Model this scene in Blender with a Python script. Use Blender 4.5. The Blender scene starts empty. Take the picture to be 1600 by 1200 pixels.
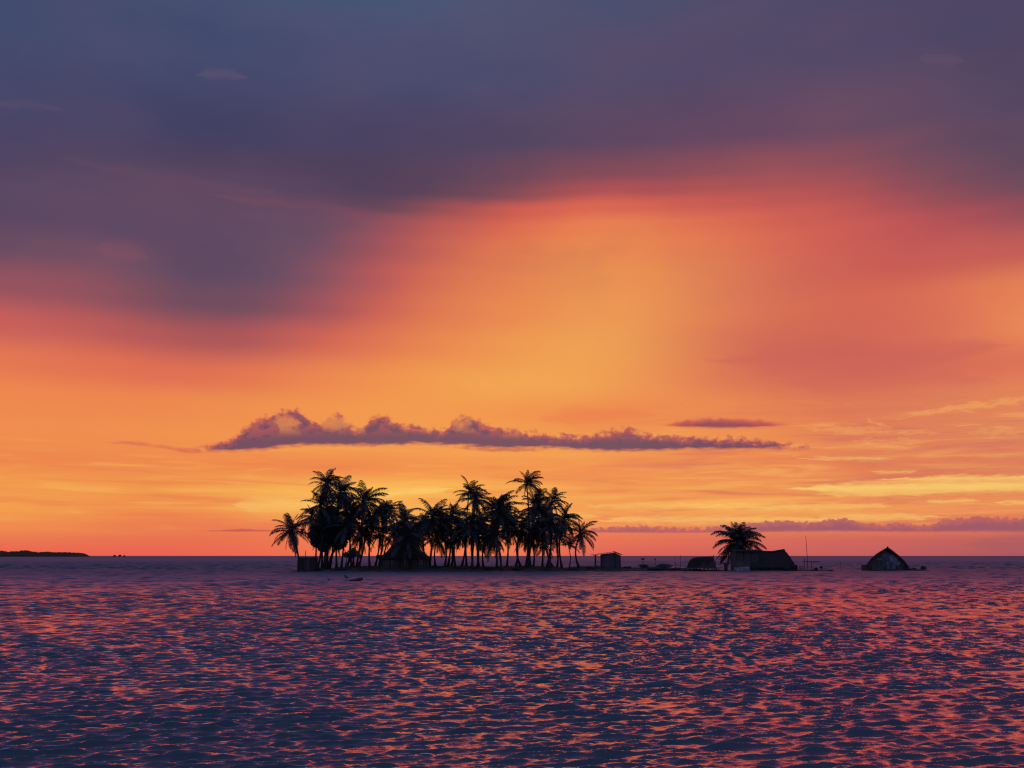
import bpy, math, random
import numpy as np
from mathutils import Vector, Matrix
random.seed(7)
rng = np.random.default_rng(7)
sc = bpy.context.scene
col = sc.collection
R = math.radians

# ------------------------------------------------------------------ camera
CAM_H = 2.1
PITCH = math.atan(268.5 / 1600.0)
cam_d = bpy.data.cameras.new('camera')
cam = bpy.data.objects.new('camera', cam_d)
col.objects.link(cam)
cam.location = (0, 0, CAM_H)
cam.rotation_euler = (R(90) + PITCH, 0, 0)
cam_d.sensor_width = 36
cam_d.lens = 36.0
cam_d.clip_start = 0.1
cam_d.clip_end = 80000
sc.camera = cam
SP, CP = math.sin(PITCH), math.cos(PITCH)

def P(x, y, Y):
    """place on the photograph -> place in the world at ground distance Y"""
    u, v = (x - 800) / 1600.0, (600 - y) / 1600.0
    f = Y / (CP - v * SP)
    return Vector((u * f, Y, CAM_H + (SP + v * CP) * f))

def azel(x, y):
    p = P(x, y, 1.0) - Vector((0, 0, CAM_H))
    return math.degrees(math.atan2(p.x, p.y)), math.degrees(math.atan2(p.z, math.hypot(p.x, p.y)))

def px_of(az, el):
    a, e = R(az), R(el)
    dx, dy, dz = math.cos(e) * math.sin(a), math.cos(e) * math.cos(a), math.sin(e)
    f = dy * CP + dz * SP
    if f < 0.05: return None
    return 800 + 1600 * dx / f, 600 - 1600 * (dz * CP - dy * SP) / f

# ------------------------------------------------------------------ colour management
sc.view_settings.view_transform = 'Standard'
sc.view_settings.look = 'None'
sc.view_settings.exposure = 0.0
sc.view_settings.gamma = 1.0
sc.view_settings.use_curve_mapping = False
sc.cycles.max_bounces = 6
sc.cycles.diffuse_bounces = 2
sc.cycles.glossy_bounces = 3
sc.cycles.transmission_bounces = 2
sc.cycles.filter_width = 1.25
sc.cycles.use_denoising = True
sc.cycles.use_adaptive_sampling = False
sc.cycles.caustics_reflective = False
sc.cycles.caustics_refractive = False

def lin(c):
    c = c / 255.0
    return c / 12.92 if c <= 0.04045 else ((c + 0.055) / 1.055) ** 2.4
def L3(rgb): return tuple(lin(float(v)) for v in rgb)

# ------------------------------------------------------------------ node helper
class NB:
    def __init__(s, nt): s.nt = nt
    def n(s, t, **k):
        nd = s.nt.nodes.new(t)
        for a, b in k.items(): setattr(nd, a, b)
        return nd
    def put(s, sock, v):
        if isinstance(v, bpy.types.NodeSocket): s.nt.links.new(v, sock)
        elif v is not None: sock.default_value = v
    def m(s, op, a, b=None, c=None, clamp=False):
        nd = s.n('ShaderNodeMath', operation=op, use_clamp=clamp)
        s.put(nd.inputs[0], a)
        if b is not None: s.put(nd.inputs[1], b)
        if c is not None: s.put(nd.inputs[2], c)
        return nd.outputs[0]
    def add(s, a, b): return s.m('ADD', a, b)
    def sub(s, a, b): return s.m('SUBTRACT', a, b)
    def mul(s, a, b): return s.m('MULTIPLY', a, b)
    def mr(s, v, a, b, c=0.0, d=1.0, smooth=True):
        nd = s.n('ShaderNodeMapRange', interpolation_type='SMOOTHSTEP' if smooth else 'LINEAR')
        nd.clamp = bool(smooth)
        s.put(nd.inputs['Value'], v)
        for i, q in zip(('From Min', 'From Max', 'To Min', 'To Max'), (a, b, c, d)): s.put(nd.inputs[i], q)
        return nd.outputs['Result']
    def xyz(s, x, y, z=0.0):
        nd = s.n('ShaderNodeCombineXYZ')
        for i, q in enumerate((x, y, z)): s.put(nd.inputs[i], q)
        return nd.outputs[0]
    def noise(s, vec, scale=1.0, detail=3.0, rough=0.5, lac=2.0, dist=0.0, colr=False):
        nd = s.n('ShaderNodeTexNoise', noise_dimensions='3D')
        s.put(nd.inputs['Vector'], vec); nd.inputs['Scale'].default_value = scale
        nd.inputs['Detail'].default_value = detail; nd.inputs['Roughness'].default_value = rough
        nd.inputs['Lacunarity'].default_value = lac; nd.inputs['Distortion'].default_value = dist
        return nd.outputs['Color'] if colr else nd.outputs['Fac']
    def mix(s, f, a, b, mode='MIX'):
        nd = s.n('ShaderNodeMix', data_type='RGBA', blend_type=mode, clamp_factor=True)
        s.put(nd.inputs[0], f)
        for k, q in ((6, a), (7, b)):
            if isinstance(q, tuple) and len(q) == 3: q = (*q, 1.0)
            s.put(nd.inputs[k], q)
        return nd.outputs[2]
    def ramp(s, f, stops, interp='LINEAR'):
        nd = s.n('ShaderNodeValToRGB'); cr = nd.color_ramp; cr.interpolation = interp
        while len(cr.elements) > 1: cr.elements.remove(cr.elements[-1])
        for i, (p, c) in enumerate(stops):
            e = cr.elements[0] if i == 0 else cr.elements.new(p)
            e.position = p; e.color = (*c, 1.0)
        s.put(nd.inputs[0], f)
        return nd.outputs[0]

# ------------------------------------------------------------------ world: a dusk sky
SUN_AZ, SUN_EL = -3.0, 1.2
world = bpy.data.worlds.new('World')
sc.world = world
world.use_nodes = True
W = NB(world.node_tree)
world.node_tree.nodes.clear()

ROWS = {
 -400: {0:(60,74,106),600:(64,80,112),1000:(64,74,106),1600:(66,66,96)},
 0:   {0:(62,76,112),200:(64,78,112),400:(66,82,118),620:(73,87,119),800:(72,82,115),1100:(74,76,108),1300:(74,72,105),1600:(74,68,98)},
 100: {0:(66,72,108),400:(66,74,110),600:(70,76,112),800:(74,76,110),1100:(80,72,104),1400:(80,70,102),1600:(76,66,98)},
 200: {0:(74,68,102),300:(66,64,98),600:(74,68,102),800:(80,70,104),950:(86,70,100),1100:(98,70,100),1300:(116,76,98),1450:(98,74,96),1600:(88,70,95)},
 250: {0:(80,68,98),300:(76,64,94),600:(78,62,90),800:(86,68,94),950:(104,72,92),1100:(124,76,90),1250:(158,84,90),1350:(156,82,90),1450:(122,78,94),1600:(92,72,94)},
 300: {0:(88,70,98),250:(96,72,97),450:(90,68,94),600:(84,64,88),700:(92,66,88),800:(128,74,86),880:(165,80,84),950:(182,82,82),1100:(186,84,84),1300:(184,84,84),1450:(150,80,88),1600:(108,76,92)},
 350: {0:(94,72,98),200:(92,70,98),450:(104,76,100),560:(124,78,94),650:(165,80,88),730:(212,94,80),850:(234,120,78),950:(238,134,80),1100:(226,112,80),1300:(208,92,84),1450:(190,84,86),1600:(172,80,86)},
 325: {0:(90,71,98),450:(98,72,97),560:(98,68,90),650:(108,72,86),700:(150,78,84),760:(200,88,80),850:(218,98,79),950:(224,106,80),1100:(216,98,82),1300:(198,88,84),1450:(172,80,86),1600:(138,76,90)},
 400: {0:(114,78,98),180:(122,80,98),260:(90,72,97),400:(90,72,98),500:(116,80,100),600:(176,82,90),750:(226,118,80),900:(238,146,80),1100:(232,130,80),1250:(215,102,82),1400:(200,88,84),1600:(208,102,85)},
 450: {0:(158,84,94),150:(146,82,94),260:(98,74,96),400:(96,74,98),500:(142,82,95),600:(200,90,86),750:(230,126,80),950:(240,153,82),1060:(234,142,82),1180:(223,120,83),1300:(212,101,84),1450:(214,104,84),1600:(238,136,84)},
 500: {0:(200,94,90),200:(170,84,90),330:(122,78,94),420:(134,78,92),520:(190,86,88),650:(224,116,80),800:(238,144,80),940:(240,158,84),1060:(233,144,83),1160:(222,122,83),1280:(214,106,82),1450:(220,110,84),1600:(238,140,86)},
 550: {0:(226,116,83),200:(212,98,86),350:(198,88,86),500:(222,105,84),650:(236,138,78),800:(240,156,80),920:(240,164,84),1000:(238,156,84),1060:(228,136,84),1150:(212,110,86),1300:(204,98,88),1450:(203,96,88),1600:(220,112,86)},
 600: {0:(238,134,78),250:(232,118,80),400:(236,130,78),600:(240,150,78),820:(242,167,82),920:(240,160,82),1000:(236,146,82),1080:(227,130,84),1150:(220,118,84),1300:(212,106,88),1450:(222,120,86),1600:(228,130,86)},
 650: {0:(240,140,78),300:(238,142,78),600:(240,154,78),800:(240,150,78),950:(236,132,78),1100:(238,145,80),1250:(226,125,82),1450:(218,128,90),1600:(226,138,90)},
 700: {0:(238,138,78),300:(240,145,78),500:(240,152,78),900:(242,162,82),1200:(236,142,82),1400:(222,125,88),1600:(220,130,92)},
 735: {0:(236,130,76),300:(236,134,76),500:(236,132,76),800:(240,150,78),950:(236,138,80),1200:(232,132,82),1400:(222,124,86),1600:(222,128,88)},
 770: {0:(244,172,78),250:(238,150,78),430:(244,178,84),600:(246,184,84),800:(242,165,82),950:(238,152,82),1200:(236,148,84),1400:(232,142,88),1600:(228,138,90)},
 800: {0:(242,155,78),300:(236,128,78),430:(242,165,85),700:(244,172,85),950:(240,155,85),1200:(242,165,88),1400:(240,155,88),1600:(236,142,88)},
 830: {0:(238,134,79),300:(232,120,80),480:(234,118,82),700:(243,148,80),950:(234,122,84),1200:(224,117,89),1400:(222,111,88),1600:(215,108,90)},
 850: {0:(234,114,80),300:(229,108,82),600:(244,128,78),750:(245,132,78),900:(230,112,85),1050:(224,108,88),1200:(212,103,92),1400:(198,98,94),1600:(180,93,96)},
 869: {0:(236,94,81),300:(234,97,82),600:(243,118,77),750:(245,126,77),900:(220,98,88),1200:(202,97,94),1400:(192,95,95),1600:(170,88,96)},
}
ry = sorted(ROWS)
def row_val(y, x):
    d = ROWS[y]; ks = sorted(d)
    return np.array([np.interp(x, ks, [d[k][c] for k in ks]) for c in range(3)])
def F(x, y):
    y = min(max(y, ry[0]), ry[-1])
    for a, b in zip(ry, ry[1:]):
        if a <= y <= b:
            t = (y - a) / (b - a)
            return row_val(a, x) * (1 - t) + row_val(b, x) * t
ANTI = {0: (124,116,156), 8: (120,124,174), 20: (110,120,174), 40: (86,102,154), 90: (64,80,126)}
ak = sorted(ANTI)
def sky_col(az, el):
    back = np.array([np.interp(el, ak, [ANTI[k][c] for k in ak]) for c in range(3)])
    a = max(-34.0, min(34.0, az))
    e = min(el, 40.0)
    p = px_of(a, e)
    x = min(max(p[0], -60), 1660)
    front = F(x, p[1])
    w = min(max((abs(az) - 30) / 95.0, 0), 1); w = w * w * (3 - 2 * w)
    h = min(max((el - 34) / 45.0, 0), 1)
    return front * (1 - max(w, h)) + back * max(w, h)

tc = W.n('ShaderNodeTexCoord')
sep = W.n('ShaderNodeSeparateXYZ'); W.nt.links.new(tc.outputs['Generated'], sep.inputs[0])
DEG = 180 / math.pi
az0 = W.mul(W.m('ARCTAN2', sep.outputs[0], sep.outputs[1]), DEG)
el0 = W.m('MAXIMUM', W.mul(W.m('ARCSINE', sep.outputs[2]), DEG), 0.0)
# low, slow irregularity of the cloud sheet; dies out at the horizon and on the seam behind
elw = W.mr(el0, 0.3, 7.0)
seam = W.mr(W.m('ABSOLUTE', az0), 120.0, 170.0, 1.0, 0.0)
v1 = W.xyz(W.mul(az0, 0.10), W.mul(el0, 0.20), 3.1)
v2 = W.xyz(W.mul(az0, 0.10), W.mul(el0, 0.20), 9.7)
daz = W.mul(W.sub(W.noise(v1, 1.0, 5.0, 0.5), 0.5), 3.6)
del_ = W.mul(W.sub(W.noise(v2, 1.0, 5.0, 0.5), 0.5), 1.0)
az = W.add(az0, W.mul(W.mul(daz, elw), seam))
el = W.m('MAXIMUM', W.add(el0, W.mul(W.mul(del_, elw), seam)), 0.0)
tt = W.add(0.5, W.mul(W.m('DIVIDE', az, W.add(W.m('ABSOLUTE', az), 30.0)), 0.5))
AZS = [-180, -130, -90, -60, -42, -34] + [-30 + 2.857 * i for i in range(22)] + [42, 70, 120, 180]
ELS = [0.0, 0.7, 1.4, 2.45, 3.55, 4.8, 6.05, 7.85, 9.7, 11.6, 13.5, 15.4, 17.2, 18.2, 19.2, 20.1, 21.0, 22.8, 26.5, 30.5, 38, 52, 75]
cur = None; prev = None
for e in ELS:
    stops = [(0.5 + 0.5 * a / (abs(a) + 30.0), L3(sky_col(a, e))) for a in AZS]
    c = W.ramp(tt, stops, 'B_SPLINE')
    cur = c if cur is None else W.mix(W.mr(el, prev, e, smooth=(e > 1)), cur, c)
    prev = e
def background(c, strength=1.0):
    nd = W.n('ShaderNodeBackground'); nd.inputs[1].default_value = strength
    W.put(nd.inputs[0], (*c, 1.0) if isinstance(c, tuple) else c); return nd.outputs[0]
def over(f, below, c):
    """one sheet of cloud laid over the sky behind it"""
    nd = W.n('ShaderNodeMixShader'); W.put(nd.inputs[0], W.m('MINIMUM', f, 1.0)); W.put(nd.inputs[1], below); W.put(nd.inputs[2], background(c)); return nd.outputs[0]
def union(masks):
    acc = None
    for m_ in masks:
        q = W.sub(1.0, m_); acc = q if acc is None else W.mul(acc, q)
    return W.sub(1.0, acc)
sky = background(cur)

def px_ae(x, y):
    return azel(x, y)
def seg_mask(x0, y0, x1, y1, thick_px, nz=None, taper=0.25):
    """soft lens along a line between two directions"""
    a0, e0 = px_ae(x0, y0); a1, e1 = px_ae(x1, y1)
    t = W.m('DIVIDE', W.sub(az0, a0), a1 - a0)
    line = W.add(e0, W.mul(t, e1 - e0))
    d = W.sub(el0, line)
    if nz is not None: d = W.add(d, nz)
    ends = W.mul(W.mr(t, 0.0, taper), W.mr(t, 1.0 - taper, 1.0, 1.0, 0.0))
    th = W.add(W.mul(ends, thick_px / 28.0), 0.0001)
    q = W.m('DIVIDE', W.m('ABSOLUTE', d), th)
    return W.mul(W.mr(q, 0.0, 1.0, 1.0, 0.0), W.mr(ends, 0.0, 0.3))

# broad smoky texture in the upper cloud sheet
smoke = W.noise(W.xyz(W.mul(az, 0.07), W.mul(el, 0.16), 21.0), 1.0, 6.0, 0.52)
sky = over(W.mul(W.mr(smoke, 0.40, 0.75), W.mr(el0, 8.0, 18.0, 0.0, 0.16)), sky, L3((120,84,104)))
sky = over(W.mul(W.mr(smoke, 0.55, 0.30), W.mr(el0, 8.0, 18.0, 0.0, 0.20)), sky, L3((58,60,92)))
# right-hand side: layered thin stratus, drawn out level
right = W.mul(W.mr(az0, 1.0, 13.0), W.mr(az0, 40.0, 60.0, 1.0, 0.0))
lay = W.mul(right, W.mul(W.mr(el0, 1.2, 2.4), W.mr(el0, 9.0, 6.0, 0.0, 1.0)))
st1 = W.noise(W.xyz(W.mul(az0, 0.16), W.mul(el0, 1.9), 5.0), 1.0, 6.0, 0.58, dist=0.5)
sky = over(W.mul(W.mul(W.mr(st1, 0.52, 0.72), lay), 0.55), sky, L3((248,176,96)))
sky = over(W.mul(W.mul(W.mr(st1, 0.50, 0.34), lay), 0.55), sky, L3((206,108,94)))
st2 = W.noise(W.xyz(W.mul(az0, 0.45), W.mul(el0, 6.0), 15.0), 1.0, 5.0, 0.6, dist=0.8)
sky = over(W.mul(W.mul(W.mr(st2, 0.60, 0.72), W.mul(lay, W.mr(st1, 0.4, 0.6))), 0.55), sky, L3((250,190,104)))
# streaks low over the horizon, whole width
low = W.mul(W.mr(el0, 1.0, 2.0), W.mr(el0, 7.0, 4.0, 0.0, 1.0))
st3 = W.noise(W.xyz(W.mul(az0, 0.14), W.mul(el0, 2.2), 33.0), 1.0, 5.0, 0.55, dist=0.3)
sky = over(W.mul(W.mul(W.mr(st3, 0.50, 0.68), low), 0.35), sky, L3((250,190,92)))
sky = over(W.mul(W.mul(W.mr(st3, 0.48, 0.34), low), 0.35), sky, L3((226,112,78)))
# bright yellow gap on the right
gn = W.mul(W.sub(W.noise(W.xyz(W.mul(az0, 0.9), W.mul(el0, 5.0), 8.0), 1.0, 5.0, 0.6), 0.5), 0.55)
sky = over(union([W.mul(seg_mask(x0, y0, x1, y1, th, gn, 0.3), am) for x0, y0, x1, y1, th, am in ((1190,764,1820,753,14,0.85), (1340,750,1800,741,6,0.7), (1440,783,1540,783,4,0.5), (1540,785,1700,784,4,0.5), (1260,772,1500,770,6,0.4),
                                 (1060,792,1420,790,8,0.45), (1240,812,1500,806,7,0.5), (900,812,1350,812,9,0.5), (900,790,1150,790,7,0.35), (1350,738,1440,737,4,0.4), (1230,716,1420,716,4,0.4),
                                 (560,775,720,762,9,0.7), (350,790,520,786,18,0.45), (640,812,960,806,14,0.4))]), sky, L3((248,204,110)))
cn = W.mul(W.sub(W.noise(W.xyz(W.mul(az0, 1.0), W.mul(el0, 3.5), 48.0), 1.0, 6.0, 0.65), 0.5), 1.3)
sky = over(union([W.mul(seg_mask(x0, y0, x1, y1, th, cn, 0.4), am * 0.6) for x0, y0, x1, y1, th, am in ((1380,652,1700,612,7,0.55), (1240,668,1420,676,7,0.5), (1350,655,1400,672,6,0.6), (1380,676,1480,674,5,0.45), (1500,678,1640,670,7,0.4), (1310,690,1480,688,4,0.4))]), sky, L3((250,180,100)))
# faint rose wisps high up
hn = W.mul(W.sub(W.noise(W.xyz(W.mul(az0, 0.5), W.mul(el0, 1.1), 61.0), 1.0, 5.0, 0.5), 0.5), 0.9)
for (x0, y0, x1, y1, th, am, c) in ((298,116,396,121,14,0.24,(122,90,112)), (60,240,470,308,15,0.09,(140,88,98)), (300,300,680,340,16,0.14,(160,84,92)), (1430,88,1515,98,12,0.2,(120,88,108)), (-20,160,110,172,11,0.2,(110,84,108)),
                                  (140,385,240,405,24,0.12,(170,90,92))):
    sky = over(W.mul(seg_mask(x0, y0, x1, y1, th, hn, 0.35), am), sky, L3(c))
# darker rose shelf, mid right
sn = W.mul(W.sub(W.noise(W.xyz(W.mul(az0, 0.25), W.mul(el0, 0.9), 71.0), 1.0, 5.0, 0.55), 0.5), 2.2)
for (x0, y0, x1, y1, th, am, c) in ((1060,565,1640,540,40,0.35,(196,90,90)), (820,650,1060,646,22,0.35,(232,118,76)), (1180,600,1600,590,26,0.25,(204,98,90))):
    sky = over(W.mul(seg_mask(x0, y0, x1, y1, th, sn, 0.4), am), sky, L3(c))

# cumulus banks: upper and lower outline as functions of azimuth, frayed by fractal noise
def bank(sky, top, bot, edge_c, core_c, puff, soft_px, seed, amp_top=9.0, amp_bot=3.0, dens=1.0, nsc=2.2, holes=0.0):
    a_lo = min(azel(x, y)[0] for x, y in top) - 0.4
    a_hi = max(azel(x, y)[0] for x, y in top) + 0.4
    xs = np.linspace(0, 1, 31)
    def curve(pl):
        ae = [azel(x, y) for x, y in pl]
        return np.interp(a_lo + xs * (a_hi - a_lo), [a for a, _ in ae], [e for _, e in ae])
    T, B = curve(top), curve(bot)
    f = W.m('DIVIDE', W.sub(az0, a_lo), a_hi - a_lo)
    def curve_node(vals):
        nd = W.n('ShaderNodeFloatCurve'); cu = nd.mapping.curves[0]
        cu.points[0].location = (0.0, float(vals[0]) / 10.0); cu.points[1].location = (1.0, float(vals[-1]) / 10.0)
        for x, q in list(zip(xs, vals))[1:-1]: cu.points.new(float(x), float(q) / 10.0)
        for p in cu.points: p.handle_type = 'AUTO_CLAMPED'
        nd.mapping.update(); W.put(nd.inputs['Value'], f)
        return W.mul(nd.outputs[0], 10.0)
    t_, b_ = curve_node(T), curve_node(B)
    v = W.xyz(W.mul(az0, 1.0), W.mul(el0, 1.25), seed)
    n1 = W.noise(v, nsc, 5.0, 0.52, dist=0.15)
    n2 = W.noise(W.xyz(W.mul(az0, 0.5), W.mul(el0, 2.0), seed + 4), nsc, 5.0, 0.55)
    dt = W.add(W.sub(t_, el0), W.mul(W.sub(n1, 0.5), amp_top / 28.0 * 3.2))
    db = W.add(W.sub(el0, b_), W.mul(W.sub(n2, 0.5), amp_bot / 28.0 * 3.2))
    s = soft_px / 28.0
    cov = W.mul(W.mr(dt, -0.25 * s, s), W.mr(db, -0.3 * s, 0.7 * s))
    if holes: cov = W.mul(cov, W.sub(1.0, W.mul(W.mr(W.sub(el0, b_), 0.45, 1.3), W.mul(W.mr(W.noise(v, 0.8, 5.0, 0.55), 0.52, 0.36), holes))))
    cov = W.mul(cov, W.mul(W.mr(f, 0.0, 0.04), W.mr(f, 0.96, 1.0, 1.0, 0.0)))
    thick = W.mr(W.m('MINIMUM', W.mul(dt, 0.55), W.mul(db, 1.5)), 0.0, puff / 28.0)
    n3 = W.noise(W.xyz(W.mul(az0, 1.0), W.mul(el0, 1.6), seed + 9), nsc * 0.6, 4.0, 0.45)
    low_part = W.mr(W.sub(el0, b_), 0.35, 1.3, 1.0, 0.35)
    core = W.mul(thick, W.m('MAXIMUM', W.mr(n3, 0.35, 0.62, 0.2, 1.0), low_part))
    cc = W.mix(core, L3(edge_c), L3(core_c))
    return over(W.mul(cov, dens), sky, cc)

top1 = [(296,702),(330,696),(355,688),(378,676),(388,662),(400,657),(412,648),(430,645),(448,640),(462,638),(478,646),(488,664),(497,652),(506,640),(514,634),(524,646),(538,650),(552,658),(566,674),(578,664),
        (588,652),(600,641),(612,645),(624,658),(638,676),(650,670),(666,658),(676,668),(686,676),(694,662),(703,646),(716,645),(728,650),(742,652),(760,662),(778,668),(800,670),
        (850,676),(910,680),(930,675),(950,672),(985,667),(1003,675),(1030,680),(1090,681),(1150,683),(1200,686),(1235,692),(1275,701)]
bot1 = [(296,707),(400,705),(425,702),(455,698),(520,697),(600,697),(660,695),(720,697),(770,702),(850,701),(950,706),(1010,706),(1060,703),(1150,703),(1275,703)]
# pieces that are seen against the bank
sky = bank(sky, [(160,692),(190,687),(230,690),(260,694),(290,700),(305,703)], [(160,693),(190,694),(230,698),(262,703),(290,708),(305,709)], (222,112,84), (196,92,86), 10, 5, 77.0, 3.0, 2.0, 0.8, 2.5)
sky = bank(sky, [(290,700),(320,694),(350,688),(380,684),(400,684)], [(290,706),(320,699),(350,694),(380,692),(400,692)], (226,112,82), (190,88,84), 8, 5, 83.0, 3.5, 3.0, 0.7, 3.0)
sky = bank(sky, [(690,696),(730,697),(780,699),(830,699),(860,701)], [(690,699),(730,703),(780,707),(830,706),(860,703)], (206,98,84), (160,80,88), 7, 5, 17.0, 3.0, 2.0, 0.7, 3.0)
sky = bank(sky, top1, bot1, (184,84,88), (96,68,97), 9, 8.0, 12.0, 9.0, 3.4, 0.93, 2.8, 0.6)
sky = bank(sky, [(1030,664),(1070,655),(1110,651),(1150,652),(1190,655),(1240,663)], [(1030,665),(1070,668),(1110,670),(1150,670),(1190,668),(1240,664)], (214,100,84), (140,74,88), 7, 5, 29.0, 2.5, 1.5, 0.95, 2.3)
sky = bank(sky, [(315,829),(350,827),(380,825),(410,827),(440,828)], [(315,830),(350,831),(380,831),(410,831),(440,830)], (206,90,84), (170,76,86), 4, 2, 91.0, 1.0, 0.6, 0.85, 3.0)
top2 = [(905,828),(950,823),(1000,821),(1050,825),(1100,825),(1150,819),(1200,814),(1240,812),(1265,817),(1290,812),(1320,808),(1345,816),(1370,820),(1410,816),(1440,821),(1470,813),(1500,810),(1530,804),(1545,810),(1580,808),(1620,808),(1700,802),(1800,812)]
bot2 = [(905,832),(1000,833),(1100,833),(1200,832),(1300,831),(1450,832),(1600,832),(1800,832)]
sky = bank(sky, top2, bot2, (190,102,100), (156,88,104), 7, 2.0, 55.0, 5.5, 1.0, 0.95, 3.2)
# shower haze under the bank on the far right
sky = over(W.mul(seg_mask(1480,850,1900,848,26,gn,0.3), 0.35), sky, L3((160,88,100)))

nish = W.n('ShaderNodeTexSky', sky_type='NISHITA', sun_disc=False)
nish.sun_elevation = R(SUN_EL); nish.sun_rotation = R(SUN_AZ); nish.air_density = 1.0; nish.dust_density = 2.0
bg2 = W.n('ShaderNodeBackground'); bg2.inputs[1].default_value = 0.0015; W.put(bg2.inputs[0], nish.outputs[0])
ads = W.n('ShaderNodeAddShader'); W.put(ads.inputs[0], sky); W.put(ads.inputs[1], bg2.outputs[0])
wo = W.n('ShaderNodeOutputWorld'); W.put(wo.inputs[0], ads.outputs[0])
world.cycles.sampling_method = 'NONE'

sun_d = bpy.data.lights.new('sun', 'SUN')
sun_d.energy = 0.012; sun_d.angle = R(14); sun_d.color = (1.0, 0.45, 0.25)
sun = bpy.data.objects.new('sun', sun_d); col.objects.link(sun)
d = Vector((math.sin(R(SUN_AZ)) * math.cos(R(SUN_EL)), math.cos(R(SUN_AZ)) * math.cos(R(SUN_EL)), math.sin(R(SUN_EL))))
sun.rotation_euler = d.to_track_quat('Z', 'Y').to_euler()
sun.location = (0, 0, 30)

# ------------------------------------------------------------------ materials
def mat(name, c1, c2=None, scale=3.0, rough=0.85, stretch=(1, 1, 1), bump=0.0, transl=0.0, spec=0.2):
    m = bpy.data.materials.new(name); m.use_nodes = True
    nt = m.node_tree; b = nt.nodes['Principled BSDF']; k = NB(nt)
    b.inputs['Roughness'].default_value = rough
    b.inputs['Specular IOR Level'].default_value = spec
    t = k.n('ShaderNodeTexCoord'); mp = k.n('ShaderNodeMapping'); mp.inputs['Scale'].default_value = stretch
    nt.links.new(t.outputs['Object'], mp.inputs[0])
    nz = k.noise(mp.outputs[0], scale, 5.0, 0.6)
    if c2 is None: c2 = tuple(v * 0.6 for v in c1)
    cc = k.mix(k.mr(nz, 0.35, 0.65), c1, c2)
    oi = k.n('ShaderNodeObjectInfo')
    cc = k.mix(k.mul(oi.outputs['Random'], 0.35), cc, tuple(v * 0.55 for v in c1))
    nt.links.new(cc, b.inputs['Base Color'])
    if bump:
        bp = k.n('ShaderNodeBump'); bp.inputs['Strength'].default_value = bump; bp.inputs['Distance'].default_value = 0.03
        nt.links.new(nz, bp.inputs['Height']); nt.links.new(bp.outputs[0], b.inputs['Normal'])
    if transl:
        tr = k.n('ShaderNodeBsdfTranslucent'); nt.links.new(cc, tr.inputs[0])
        ms = k.n('ShaderNodeMixShader'); ms.inputs[0].default_value = transl
        nt.links.new(b.outputs[0], ms.inputs[1]); nt.links.new(tr.outputs[0], ms.inputs[2])
        nt.links.new(ms.outputs[0], nt.nodes['Material Output'].inputs[0])
    return m
M = dict(
 leaf=mat('palm_leaf', (0.045, 0.062, 0.062), (0.058, 0.07, 0.062), 1.5, 0.65, transl=0.06, spec=0.4),
 deadleaf=mat('dry_palm_leaf', (0.10, 0.075, 0.045), (0.06, 0.045, 0.03), 2.0, 0.9, transl=0.1),
 trunk=mat('palm_bark', (0.065, 0.058, 0.052), (0.04, 0.036, 0.034), 6.0, 0.95, (1, 1, 4), 0.5),
 broad=mat('broad_leaf', (0.045, 0.062, 0.062), (0.055, 0.07, 0.06), 1.0, 0.65, transl=0.04, spec=0.4),
 bark=mat('bark', (0.09, 0.075, 0.06), None, 4.0, 0.95, (1, 1, 0.4), 0.5),
 thatch=mat('dry_thatch', (0.065, 0.055, 0.05), (0.04, 0.035, 0.035), 3.0, 0.95, (3, 3, 1), 0.6),
 cane=mat('cane_wall', (0.17, 0.16, 0.155), (0.10, 0.095, 0.09), 8.0, 0.9, (4, 4, 0.5), 0.4),
 plank=mat('weathered_plank', (0.13, 0.125, 0.12), (0.07, 0.07, 0.07), 5.0, 0.9, (6, 6, 0.6), 0.4),
 darkwood=mat('dark_wet_wood', (0.07, 0.06, 0.05), (0.04, 0.035, 0.03), 4.0, 0.8, (4, 4, 1), 0.4),
 tin=mat('dull_sheet_metal', (0.16, 0.15, 0.15), (0.10, 0.08, 0.07), 2.0, 0.6, spec=0.5),
 cloth=mat('patched_cloth', (0.26, 0.29, 0.32), (0.12, 0.13, 0.15), 1.2, 0.9),
 white=mat('white_paint_worn', (0.42, 0.45, 0.48), (0.2, 0.21, 0.23), 2.0, 0.6),
 sand=mat('coral_sand_and_earth', (0.14, 0.12, 0.10), (0.07, 0.065, 0.05), 1.3, 0.95, bump=0.5),
 grass=mat('shore_grass', (0.05, 0.065, 0.03), (0.08, 0.08, 0.045), 2.0, 0.85, transl=0.1),
 forest=mat('far_forest', (0.04, 0.055, 0.035), (0.025, 0.035, 0.025), 0.02, 0.95),
 coconut=mat('coconut_husk', (0.10, 0.09, 0.04), None, 5.0, 0.7),
 stone=mat('coral_rock', (0.16, 0.15, 0.14), (0.08, 0.08, 0.075), 3.0, 0.95, bump=0.6),
 dark=mat('dark_plastic', (0.04, 0.045, 0.06), None, 3.0, 0.5),
 cloth2=mat('dark_clothing', (0.05, 0.05, 0.08), None, 5.0, 0.9),
)

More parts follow.
